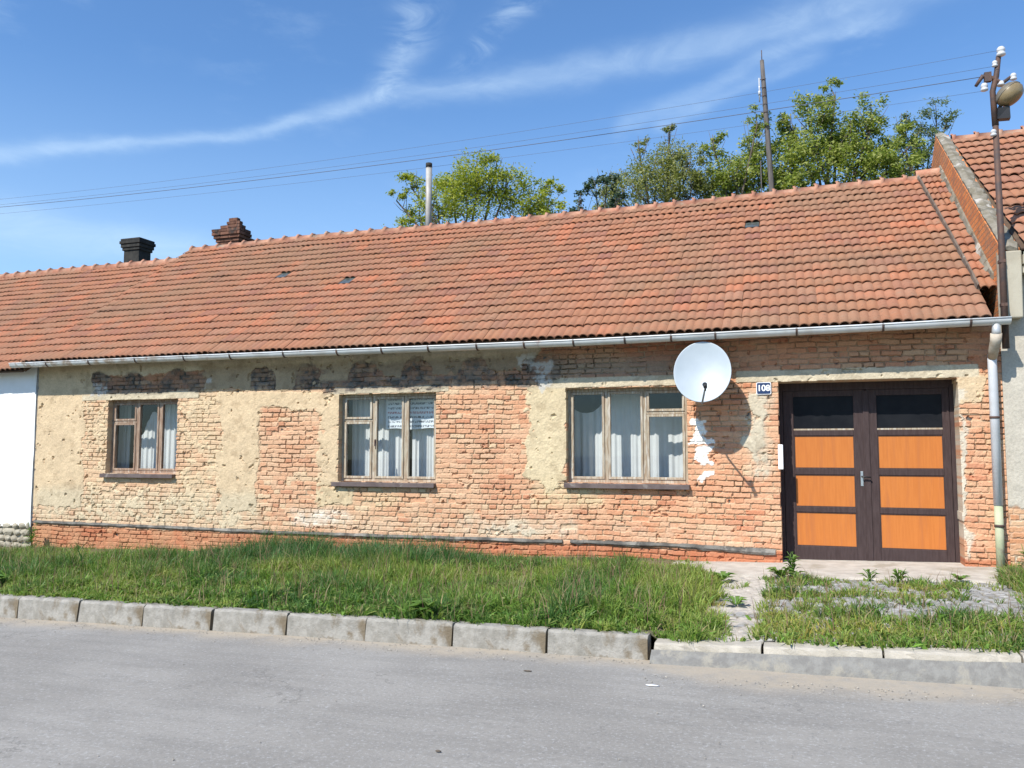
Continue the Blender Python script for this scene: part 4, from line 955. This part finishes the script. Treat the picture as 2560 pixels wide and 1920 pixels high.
while z < .12:
    x = -30 + r_.random() * .2
    while x < -13.85:
        w_ = r_.uniform(.12, .34); hh = r_.uniform(.09, .15)
        if x + w_ > -13.81: w_ = -13.81 - x
        if x > -20:
            c_ = Vector((x + w_ / 2, -.01, z + hh / 2)); M_ = Matrix.Translation(c_) @ Matrix.Diagonal((w_ / 2, .05, hh / 2, 1))
            bm = bmesh.new(); bmesh.ops.create_icosphere(bm, subdivisions=2, radius=1.12)
            vs = [M_ @ (v.co + Vector((r_.uniform(-.13, .13), r_.uniform(-.1, .1), r_.uniform(-.13, .13)))) for v in bm.verts]; fs = [tuple(v.index for v in f.verts) for f in bm.faces]; bm.free(); mb.add(vs, fs)
        x += w_ + .012
    z += .125
mb.box(-30, -13.812, .0, .3, -1, .13); mb.build('rubble_base', mat_stone, lb)
LL = 5.0
tile_roof('roof', (0, -.33, 3.035), LL, 18, lambda t: -25.0, lambda t: -13.815 + .0 * t, mat_tile_l, lb, seed=51, th=R(35.6), sag=lambda x, t: .012 * math.sin(x * 1.7) * t / LL - .02)
mb = MB(); slope_slab(mb, lambda t: -25.0, lambda t: -13.83, (0, -.33, 2.97), LL, R(35.6), -.03, -.005)
uy, uz = math.cos(R(35.6)), math.sin(R(35.6)); ry, rz = -.33 + LL * uy, 3.035 + LL * uz
mb.add([(-25, ry - .02, rz - .06), (-13.83, ry - .02, rz - .06), (-13.83, 8.3, 2.9), (-25, 8.3, 2.9)], [(0, 1, 2, 3)]); mb.build('roof_underside', mat_under, lb)
ridge('ridge', -24.9, -13.83, lambda x: rz - .0, ry, .095, mat_ridge, lb)
mb = MB(); cx0, cx1, cy0, cy1 = -15.98, -15.50, 4.2, 4.60
mb.box(cx0, cx1, cy0, cy1, 5.2, 6.62); mb.box(cx0 - .03, cx1 + .03, cy0 - .03, cy1 + .03, 6.46, 6.53); mb.box(cx0 - .055, cx1 + .055, cy0 - .055, cy1 + .055, 6.532, 6.62); mb.box(cx0 - .08, cx1 + .08, cy0 - .08, cy1 + .08, 6.622, 6.70); mb.box(cx0 - .06, cx1 + .06, cy0 - .06, cy1 + .06, 6.702, 6.76)
ch = mb.build('chimney', mat_soot, lb, bevel=.012); ch['label'] = 'soot-black chimney with a stepped cap'

# ------------------------------------------------------------------ street lamp pole with power lines
sl = thing('lamp_pole', (2.40, -.28, 2.9), 'rusty pole at the house corner carrying a street lamp and white insulators', 'street lamp')
mb = MB(); mb.tube([(2.405, -.27, 2.75), (2.41, -.27, 4.0), (2.405, -.27, 5.6)], [.042, .039, .035], 12); mb.tube([(2.405, -.27, 5.6), (2.39, -.27, 6.05), (2.44, -.27, 6.25), (2.475, -.27, 6.50)], [.04, .035, .034, .03], 10); mb.build('pole', mat_iron, sl)
for z in (3.3, 3.85):
    mb = MB(); mb.box(2.37, 2.44, -.31, -.20, z - .02, z + .02); mb.build('wall_clamp', mat_iron, sl)
mb = MB(); mb.tube([(2.20, -.29, 6.14), (2.28, -.28, 6.26), (2.40, -.27, 6.22), (2.50, -.27, 6.14), (2.60, -.27, 6.21)], [.02, .03, .034, .028, .02], 8); mb.box(2.30, 2.38, -.31, -.25, 6.18, 6.30); mb.build('crossarm', mat_iron, sl)
for x, z, s in ((2.50, 6.55, 1.25), (2.425, 6.40, .8), (2.295, 6.11, 1.05), (2.625, 6.20, .9), (2.375, 5.50, .9)):
    mb = MB(); Mi = Matrix.Translation((x, -.29, z)) @ Matrix.Diagonal((s, s, s, 1))
    mb.lathe([(.001, .05), (.025, .048), (.038, .03), (.04, .005), (.03, -.005), (.042, -.02), (.042, -.04), (.02, -.05), (.001, -.05)], Mi, 14); mb.build('insulator', mat_porcelain, sl)
# the lamp head tilts outward: housing, tray and cover
Ml = Matrix.Translation((2.565, -.34, 5.96)) @ Matrix.Rotation(R(-38), 4, 'Y') @ Matrix.Rotation(R(-20), 4, 'X') @ Matrix.Diagonal((1.1, .95, .8, 1))
mb = MB(); mb.lathe([(.001, .16), (.05, .155), (.11, .12), (.15, .06), (.155, .02)], Ml, 20); mb.build('lamp_shade', M('lamp_housing', (.13, .115, .09), (.19, .165, .125), 5, .4, metal=.2), sl)
mb = MB(); mb.lathe([(.15, .02), (.148, -.04), (.115, -.11), (.06, -.145), (.001, -.155)], Ml, 20); mb.build('lamp_cover', mat_lampglass, sl)
mb = MB(); mb.box(2.415, 2.56, -.36, -.22, 5.66, 5.80, j=.012); mb.tube([(2.41, -.27, 5.72), (2.47, -.29, 5.85), (2.53, -.32, 5.98)], .022, 8); mb.build('lamp_bracket', mat_black, sl)
mb = MB(); mb.tube([(2.48, -.30, 6.10), (2.49, -.30, 6.16)], [.05, .02], 12); mb.build('lamp_socket', mat_porcelain, sl)

def wire(y, pts, r, label):
    mb = MB(); xs_ = np.linspace(pts[0][0], pts[-1][0], 60)
    cf = np.polyfit([p[0] for p in pts], [p[1] for p in pts], 2); zz = np.polyval(cf, xs_)
    mb.tube([(x, y, z) for x, z in zip(xs_, zz)], r, 6)
    o = mb.build('power_line', mat_wire, base=(pts[-1][0], y, pts[-1][1])); tag(o, label, 'power line', 'power lines above the roof')
wire(-.30, [(-26, 6.75), (-14.6, 6.23), (-5.7, 6.06), (-.46, 6.14), (2.29, 6.12 + .16)], .0045, 'thickest dark power line running to the lamp pole above the roof')
wire(-.16, [(-26, 6.62), (-14.6, 6.13), (-5.7, 5.98), (-.46, 6.05), (2.29, 6.12)], .0019, 'thin power line, lowest of the four above the roof')
wire(-.30, [(-26, 6.80), (-14.6, 6.285), (-5.7, 6.125), (-.46, 6.235), (2.43, 6.40)], .0021, 'thin power line just above the thickest one')
wire(-.45, [(-26, 6.88), (-14.6, 6.35), (-5.7, 6.19), (-.46, 6.33), (2.50, 6.55)], .0019, 'thin power line, highest of the four above the roof')

tp = thing('wooden_mast', (-.66, 12, 0), 'tall thin weathered mast standing behind the roof among the trees', 'mast')
mb = MB(); mb.tube([(-.60, 12, -.2), (-.66, 12, 8.7), (-.80, 12, 11.6), (-.845, 12, 12.55)], [.10, .078, .066, .055], 10); mb.build('pole', mat_pole, tp)
mb = MB(); mb.tube([(-.845, 12, 12.5), (-.85, 12, 12.85)], .012, 6)
mb.build('spike', mat_iron, tp)
for z in np.arange(11.0, 12.2, .24):
    mb = MB(); mb.tube([(-.91, 11.93, z), (-.74, 11.93, z)], .010, 5); mb.build('rung', mat_iron, tp)
mb = MB(); mb.tube([(-.93, 11.9, 11.3), (-.93, 11.9, 12.0)], .018, 6); mb.tube([(-.93, 11.9, 11.5), (-.93, 11.9, 11.62)], .035, 8); mb.build('insulator', mat_porcelain, tp)
mb = MB(); mb.tube([(-.93, 11.92, 8.0), (-.94, 11.92, 9.6)], .014, 6); mb.build('cable', mat_pole, tp)

# ------------------------------------------------------------------ trees
def leaf_cloud(centers, dens, size, seed, flat=1.0, shell_=.5, up=.0):
    rg = np.random.default_rng(seed); P = []; 
    for (x, y, z, r) in centers:
        n = int(dens * r * r * 40)
        sub = rg.normal(0, 1, (max(6, int(n / 85)), 3)); sub /= np.linalg.norm(sub, axis=1)[:, None]
        sub = sub * (rg.random((len(sub), 1)) ** (1 / 3)) * r * np.array([1, 1, flat])
        k = rg.integers(0, len(sub), n)
        q = sub[k] + rg.normal(0, r * .165, (n, 3)) * np.array([1, 1, .75])
        P.append(q + np.array([x, y, z]))
    P = np.concatenate(P); n = len(P)
    s = size * rg.uniform(.55, 1.25, n)
    d1 = rg.normal(0, 1, (n, 3)); d1[:, 2] *= .6; d1 /= np.linalg.norm(d1, axis=1)[:, None]
    nn = rg.normal(0, 1, (n, 3)); nn[:, 2] += .9; nn[:, 1] -= 1.1; nn[:, 0] -= .4; d2 = np.cross(d1, nn); d2 /= np.linalg.norm(d2, axis=1)[:, None]
    a = P - d1 * s[:, None]; b = P + d2 * s[:, None] * .42; c = P + d1 * s[:, None]; e = P - d2 * s[:, None] * .42
    V = np.stack([a, b, c, e], 1).reshape(-1, 3); return V, np.arange(n * 4).reshape(n, 4)
def tree(name, y, cl, base, leafmat, label, dens, size, seed, flat=1.0, low=True, thick=.16, depth=.8, twigs=2):
    r_ = random.Random(seed)
    t = thing(name, (base, y, .1), label, 'tree', 'trees behind the old house')
    cs = [(x, y + r_.uniform(-depth, depth) * min(1, r * 1.6), z, r * 1.24) for x, z, r in cl]
    zmin = min(z for _, z, _ in cl); xs_ = [x for x, _, _ in cl]
    if low:
        for k in range(7): cs.append((r_.uniform(min(xs_), max(xs_)), y + r_.uniform(-.9, .9), zmin - r_.uniform(.3, 2.4), r_.uniform(.45, .75)))
    mb = MB(); fork = zmin - 1.6
    mb.tube([(base, y, -.2), (base + .1, y + .05, fork * .5), (base + r_.uniform(-.15, .15), y, fork)], [thick * 1.25, thick, thick * .75], 9)
    for (x, yy, z, r) in cs:
        if z < fork + .2: continue
        m1 = Vector((base + (x - base) * .45 + r_.uniform(-.15, .15), y + (yy - y) * .4, fork + (z - fork) * .42)); m2 = Vector((x + r_.uniform(-.1, .1), yy, z - r * .3))
        mb.tube([(base, y, fork - .1), m1, m2, (x + r_.uniform(-.1, .1), yy + r_.uniform(-.1, .1), z + r * .55)], [thick * .42, thick * .27, thick * .13, .008], 6)
        for k in range(twigs + int(r * 6)):
            a = r_.uniform(0, 6.28); e = Vector((x + math.cos(a) * r * .9, yy + math.sin(a) * r * .6, z + r_.uniform(-.5, .9) * r)); s_ = m1.lerp(m2, r_.uniform(.5, 1.0))
            mb.tube([s_, s_.lerp(e, .5) + Vector((0, 0, -.05)), e], [thick * .09, thick * .06, .005], 5)
    mb.build('trunk', mat_bark, t)
    V, Q = leaf_cloud(cs, dens, size, seed, flat)
    link_mesh('crown', quads_np('crown', V, Q), leafmat, t)
lm1 = M_leaf('acacia_leaves', (.20, .245, .028), (.31, .34, .04), (.40, .40, .06), .45)
lm2 = M_leaf('dark_leaves', (.035, .065, .04), (.055, .09, .05), (.08, .115, .06), .25)
lm3 = M_leaf('olive_leaves', (.15, .175, .045), (.22, .235, .06), (.31, .31, .11), .35)
lm4 = M_leaf('poplar_leaves', (.15, .205, .03), (.24, .285, .045), (.40, .41, .13), .4)
lm5 = M_leaf('grey_green_leaves', (.09, .14, .05), (.14, .18, .065), (.20, .23, .09), .35)
tree('acacia_tree', 9, [(-10.79, 8.69, .22), (-10.41, 9.13, .35), (-9.31, 9.07, .53), (-8.2, 8.95, .67), (-7.35, 8.63, .61), (-6.4, 8.53, .34), (-6.88, 8.0, .62), (-8.56, 8.28, .75), (-9.63, 8.34, .54), (-7.83, 9.37, .26), (-6.17, 7.87, .37), (-10.21, 8.06, .41)],
     -8.6, lm1, 'rounded yellow-green tree behind the white flue pipe', 105, .047, 61, .7, thick=.15)
tree('dark_tree', 11, [(-5.16, 9.37, .33), (-5.44, 8.96, .31), (-4.96, 8.78, .3), (-5.89, 8.59, .34)], -5.3, lm2, 'small dark bluish tree, darkest behind the roof', 60, .058, 62, low=True, thick=.1)
tree('olive_tree', 13, [(-4.55, 10.84, .25), (-3.61, 11.18, .2), (-4.25, 10.16, .6), (-3.55, 10.27, .53), (-3.0, 10.02, .45), (-5.16, 9.47, .62), (-4.2, 9.37, .73), (-3.38, 9.42, .59), (-2.92, 9.15, .45), (-2.6, 9.5, .4), (-5.6, 9.2, .4)],
     -4.0, lm3, 'airy olive-green tree with bare twigs between the dark tree and the mast', 110, .045, 63, thick=.13, twigs=5)
tree('bushy_tree', 12.6, [(-2.22, 10.53, .34), (-2.12, 9.55, .59), (-1.56, 9.59, .54), (-2.31, 9.07, .49), (-1.07, 10.86, .36), (-1.03, 10.38, .47), (-1.11, 9.32, .53), (-1.76, 8.94, .48)], -1.6, lm4, 'bright green bushy tree just left of the tall mast', 105, .052, 64, thick=.13)
tree('tall_tree', 12.8, [(1.0, 11.62, .34), (.43, 10.95, .53), (1.1, 10.6, .64), (1.97, 10.88, .48), (1.58, 10.12, .69), (-.14, 11.0, .36), (.65, 9.83, .7), (-.16, 10.2, .54), (2.07, 10.05, .45), (2.28, 9.24, .5), (1.56, 9.18, .68), (.13, 9.28, .65), (-.38, 9.14, .48), (-.75, 9.5, .5), (2.75, 9.3, .5), (2.9, 9.9, .35)],
     .9, lm4, 'tallest tree, bright green and leafy, right of the tall mast', 100, .055, 65, thick=.17)
tree('sparse_tree', 15, [(3.02, 11.28, .3), (3.97, 11.44, .41), (4.27, 11.11, .23), (3.51, 10.79, .47), (3.12, 10.4, .42), (3.88, 10.6, .41), (3.66, 10.06, .47), (2.9, 9.86, .48)], 3.5, lm5, 'sparse grey-green tree showing sky through it beside the parapet', 75, .045, 66, thick=.11, twigs=4)

# ------------------------------------------------------------------ grass and weeds
def blades(P, H, Wd, lean, col_, seed, name, base_shift=True):
    rg = np.random.default_rng(seed); n = len(P); az_ = rg.uniform(0, 2 * np.pi, n); la = rg.uniform(0, 2 * np.pi, n); ln = lean * rg.uniform(.2, 1.3, n) * H
    side = np.stack([np.cos(az_), np.sin(az_), np.zeros(n)], 1) * (Wd / 2)[:, None]
    dr = np.stack([np.cos(la), np.sin(la), np.zeros(n)], 1) * ln[:, None]; up = np.array([0, 0, 1.])
    mid = P + dr * .35 + up * (H * .58)[:, None]; tip = P + dr + up * (H * np.clip(1 - .35 * (ln / H) ** 2, .4, 1))[:, None]
    V = np.stack([P - side, P + side, mid - side * .8, mid + side * .8, tip], 1).reshape(-1, 3)
    b = np.arange(n) * 5
    L = np.stack([b, b + 1, b + 3, b + 2, b + 2, b + 3, b + 4], 1).ravel(); S = np.stack([np.arange(n) * 7, np.arange(n) * 7 + 4], 1).ravel()
    C = np.repeat(col_, 5, axis=0)
    return mesh_np(name, V, L, S, cols=C)
def tuft_blades(P, H, Wd, out, lean, col_, name):
    """Blades rooted at P, leaning along the unit vectors `out`."""
    n = len(P); rg = np.random.default_rng(len(P)); az_ = rg.uniform(0, 2 * np.pi, n)
    side = np.stack([np.cos(az_), np.sin(az_), np.zeros(n)], 1) * (Wd / 2)[:, None]
    dr = np.concatenate([out, np.zeros((n, 1))], 1) * (lean * H)[:, None]; up = np.array([0, 0, 1.])
    rise = np.clip(1.05 - .38 * lean ** 2, .30, 1.05) * H
    mid = P + dr * .34 + up * (H * .60)[:, None]; tip = P + dr + up * rise[:, None]
    V = np.stack([P - side, P + side, mid - side * .85, mid + side * .85, tip], 1).reshape(-1, 3)
    b = np.arange(n) * 5
    L = np.stack([b, b + 1, b + 3, b + 2, b + 2, b + 3, b + 4], 1).ravel(); S = np.stack([np.arange(n) * 7, np.arange(n) * 7 + 4], 1).ravel()
    return mesh_np(name, V, L, S, cols=np.repeat(col_, 5, axis=0))
def grass_field():
    N = 33000; x = rng.uniform(-16.5, 6.5, N); y = rng.uniform(-4.93, -.04, N)
    e = fbm(x, y, 1.3, 4, 401) - .5; cl = fbm(x, y, 2.3, 4, 403); big_ = fbm(x, y, .6, 3, 405)
    edge = -1.0 + e * .8 + .24 * np.clip((-y - 2.5) / 2, 0, 1) - .25 * sstep(y, -2.2, -.9)
    longg = sstep(edge - x, -.08, .2)
    bare = sstep(y + e * .9, -.75, -.2) * .85; bare = np.where(x < -10.5, np.maximum(bare, sstep(y + e * .9, -1.4, -.5) * .8), bare)
    pL = longg * (1 - bare) * np.clip(.45 + .9 * (cl - .2), .2, 1)
    xr = (x > -.45 + e * .3)
    strip = sstep(-y + e * .9, 3.35, 3.85) * xr; mid = rect(y + e * .5, x, -2.75, -1.45, -.55, 1.7, .3) * xr
    tuft = sstep(x + e * .6 + .1 * np.clip(-y - 1, 0, 2), 2.0, 2.3) * (y < -.12)
    pathg = rect(x, y, -.98, -.42, -4.9, -1.3, .05) * sstep(cl, .60, .72) * .4
    pR = np.maximum.reduce([strip * .62, mid * .75 * sstep(cl, .28, .52), tuft * .95, xr * (y < -1.5) * .30 * sstep(cl, .34, .58), pathg])
    p = np.where(x < edge + .1, pL, np.maximum(pL, pR))
    k = rng.random(N) < p
    x, y, e, cl, big_, longg, strip, tuft, mid = (a_[k] for a_ in (x, y, e, cl, big_, longg, strip, tuft, mid)); n = len(x)
    hump = np.exp(-(((x + 7.3) / 1.9) ** 2 + ((y + 1.0) / .8) ** 2)) * .9 + np.exp(-(((x + 5.0) / 1.1) ** 2 + ((y + .9) / .5) ** 2)) * .5 + np.exp(-(((x + 9.6) / .5) ** 2 + ((y + 4.0) / .5) ** 2)) * .4
    H = (.08 + .17 * cl + .17 * hump) * (.45 + 1.15 * big_) * rng.uniform(.5, 1.55, n)
    H = np.where(longg < .5, (.05 + .10 * cl) * rng.uniform(.6, 1.4, n) + .18 * tuft * (.6 + .6 * cl) + .035 * strip, H)
    H = np.where((y < -4.55) & (x < -1), H * .7, H) * .80
    H = H * (1 - .5 * sstep(y, -1.6, -.7) * np.clip(1 - hump * 1.6, 0, 1))
    dk = np.array([.080, .165, .034]); gr = np.array([.165, .265, .045]); ye = np.array([.31, .34, .08]); dry = np.array([.38, .30, .16]); bl = np.array([.065, .175, .075])
    t = np.clip(fbm(x, y, .9, 4, 411) * 2.6 - .80 + rng.normal(0, .22, n), 0, 1)
    C = dk + (gr - dk) * np.clip(t * 2, 0, 1)[:, None]; C = C + (ye - C) * np.clip(t * 2 - 1, 0, 1)[:, None] * .85
    C = C + (bl - C) * np.clip(hump * 1.1, 0, .8)[:, None]
    deep = sstep(fbm(x, y, 1.9, 3, 421), .56, .68); C = C + (np.array([.050, .13, .035]) - C) * (deep * .75)[:, None]
    straw = sstep(fbm(x, y, 2.6, 3, 423), .64, .74) * (longg > .5); C = C + (np.array([.36, .33, .14]) - C) * (straw * .5)[:, None]
    H = H * (1 + .45 * deep - .35 * straw)
    warm = (longg < .5) & (rng.random(n) < .3); C[warm] = C[warm] * np.array([1.5, 1.1, 1.2])
    m = np.clip(rng.poisson(17, n), 6, 34); m = np.where(longg < .5, (m * .7).astype(int) + 2, m); I = np.repeat(np.arange(n), m); M_ = len(I)
    rad = rng.uniform(0, 1, M_) ** .6 * (.035 + .05 * rng.random(n)[I]); th_ = rng.uniform(0, 2 * np.pi, M_)
    out = np.stack([np.cos(th_), np.sin(th_)], 1); px = x[I] + out[:, 0] * rad; py = y[I] + out[:, 1] * rad
    py = np.clip(py, -4.985, -.02); P = np.stack([px, py, z_ground(px, py) - .025], 1)
    th2_ = th_ + rng.normal(0, .7, M_); out = np.stack([np.cos(th2_), np.sin(th2_)], 1)
    Hb = H[I] * rng.uniform(.5, 1.2, M_); lean = np.abs(rng.normal(.55, .42, M_)) + rad * 4
    Cb = C[I] * rng.uniform(.75, 1.25, (M_, 1)); dm_ = rng.random(M_) < (.05 + .12 * sstep(fbm(px, py, 1.7, 3, 413), .5, .7) + .10 * (longg[I] < .5)); Cb[dm_] = dry * rng.uniform(.6, 1.1, (dm_.sum(), 1))
    o = link_mesh('grass', tuft_blades(P, Hb, rng.uniform(.005, .012, M_), out, lean, Cb, 'grass'), mat_grass); tag(o, kind='stuff')
    s_ = rng.random(M_) < .011; ms = s_.sum()
    Cs = np.array([.36, .27, .16]) * rng.uniform(.6, 1.1, (ms, 1)); red = rng.random(ms) < .35; Cs[red] = np.array([.28, .15, .12]) * rng.uniform(.7, 1.1, (red.sum(), 1))
    o = link_mesh('seed_stalks', tuft_blades(P[s_], np.clip(H[I][s_] * 1.5 + .09, .1, .5), np.full(ms, .006), out[s_], rng.uniform(.1, .45, ms), Cs, 'seed_stalks'), mat_grass); tag(o, kind='stuff')
    q = (rng.random(M_) < .20) & ((py < -3.9) | (rng.random(M_) < .25) | (deep[I] > .6)); mq = q.sum()
    Cq = np.array([.15, .265, .045]) * rng.uniform(.6, 1.4, (mq, 1)); Cq = Cq + (np.array([.24, .29, .075]) - Cq) * (rng.random((mq, 1)) < .3)
    o = link_mesh('broad_leaves', tuft_blades(P[q], np.clip(H[I][q] * .85, .05, .20), rng.uniform(.018, .042, mq), out[q], rng.uniform(.6, 1.4, mq), Cq, 'broad_leaves'), mat_grass); tag(o, kind='stuff')
grass_field()
def weed(x, y, h, n, spread, label, seed, stem=True):
    r_ = random.Random(seed); z = float(z_ground(x, y)); t = thing('weed_plant', (x, y, z), label, 'weed', 'weeds by the wall and gate')
    mb = MB(); ms = MB()
    for k in range(n):
        a = r_.uniform(0, 6.28); f = r_.random() if stem else 0.1; bz = z + h * .75 * f; l = spread * (1.1 - .6 * f) * r_.uniform(.6, 1.1); w = l * r_.uniform(.16, .26)
        d1 = Vector((math.cos(a), math.sin(a), 0)); d2 = Vector((-d1.y, d1.x, 0)); p = Vector((x, y, bz)) + d1 * .01
        e = l * r_.uniform(.35, .75)
        mb.add([p, p + d1 * l * .5 + d2 * w + Vector((0, 0, e * .8)), p + d1 * l + Vector((0, 0, e * .7)), p + d1 * l * .5 - d2 * w + Vector((0, 0, e * .8)), p + d1 * l * .5 + Vector((0, 0, e * .68))], [(0, 1, 4), (1, 2, 4), (2, 3, 4), (3, 0, 4)])
    if stem:
        for k in range(3): ms.tube([(x, y, z - .03), (x + r_.uniform(-.04, .04), y + r_.uniform(-.03, .03), z + h * .6), (x + r_.uniform(-.08, .08), y + r_.uniform(-.05, .05), z + h)], [.006, .005, .003], 5)
        ms.build('stem', mat_weed, t)
    mb.build('leaves', mat_weed, t)
weed(-13.5, -.25, .52, 46, .17, 'tall leafy weed at the wall corner by the white house', 1)
weed(-.16, -1.28, .30, 34, .17, 'leafy upright weed in front of the left gate leaf', 2)
weed(-.30, -1.42, .12, 22, .18, 'low broad weed at the foot of the upright weed', 3, False)
weed(.68, -1.45, .13, 20, .13, 'small weed on the concrete edge left of the gate centre line', 4)
weed(.98, -1.5, .15, 24, .14, 'bushy weed on the concrete edge before the right gate leaf', 5)
weed(1.62, -1.35, .10, 16, .12, 'small dark weed near the right gate post', 6, False)
weed(-.95, -1.75, .14, 26, .18, 'spreading weed at the top of the paved path', 7, False)
weed(-.68, -3.3, .09, 16, .13, 'weed growing in the middle of the paved path', 8, False)
weed(-8.05, -.5, .40, 36, .16, 'leafy weed against the plinth left of the middle window', 9)
weed(-3.35, -4.75, .20, 40, .24, 'pale spreading weed hanging over the kerb', 10, False)
weed(-9.3, -4.5, .22, 44, .22, 'dark broad-leaved weed clump behind the left kerb', 12, False)
weed(2.42, -.75, .36, 44, .17, 'bright green weed tuft by the downpipe foot', 13)

# ------------------------------------------------------------------ litter on the road
def pebble(name, x, y, s, mat, label, cat, flat=.5, seed=0):
    r_ = random.Random(seed); bm = bmesh.new(); bmesh.ops.create_icosphere(bm, subdivisions=2, radius=1)
    z = float(z_road(x)) - .008 * abs(y + 5); vs = [(x + v.co.x * s[0] * r_.uniform(.85, 1.15), y + v.co.y * s[1] * r_.uniform(.85, 1.15), z + .006 + (v.co.z + .6) * s[2]) for v in bm.verts]
    mb = MB(); mb.add(vs, [tuple(v.index for v in f.verts) for f in bm.faces], sm=True); bm.free(); o = mb.build(name, mat, base=(x, y, z)); tag(o, label, cat)
pebble('stone_chip', -2.26, -7.88, (.022, .014, .010), mat_soot, 'small dark stone chip at the bottom edge of the road', 'stone', seed=1)
pebble('paper_scrap', -1.09, -5.79, (.05, .014, .004), mat_paper, 'flat white paper scrap on the asphalt near the kerb end', 'litter', seed=2)
pebble('dry_leaf', -2.09, -5.66, (.035, .008, .006), mat_bark, 'curled brown dry leaf on the road below the kerb', 'leaf', seed=3)
pebble('stone_chip', -1.0, -5.0 + .28, (.09, .05, .03), mat_kerb_flat, 'pale broken concrete lump where the raised kerb ends', 'stone', seed=4)

def grit():
    rg = np.random.default_rng(77); n = 900; x = rg.uniform(-9, 3, n); y = -5.07 - np.abs(rg.normal(0, .16, n)) - .35 * (x > -1.2); k = rg.random(n) < .12; y[k] = rg.uniform(-9, -5.2, k.sum())
    z = z_road(x) - .008 * np.abs(y + 5); r = rg.uniform(.003, .010, n); V = []; F = []
    for i in range(n):
        o = len(V); a = rg.uniform(0, 6.28)
        for dx_, dy_, dz_ in ((1, 0, .2), (0, 1, .1), (-1, 0, .2), (0, -1, .15), (0, 0, .9)): V.append((x[i] + r[i] * (dx_ * math.cos(a) - dy_ * math.sin(a)), y[i] + r[i] * (dx_ * math.sin(a) + dy_ * math.cos(a)), z[i] + r[i] * dz_ + .004))
        F += [(o, o + 1, o + 4), (o + 1, o + 2, o + 4), (o + 2, o + 3, o + 4), (o + 3, o, o + 4)]
    o = link_mesh('grit', mesh_np('grit', V, np.array(F).ravel(), np.arange(len(F)) * 3), M('grit_stone', (.22, .20, .17), (.36, .33, .28), 40, .9, island=.6)); tag(o, kind='stuff')
grit()
pebble('dry_leaf', -2.05, -7.45, (.02, .008, .006), mat_bark, 'tiny dark dry leaf on the asphalt near the bottom edge', 'leaf', seed=6)
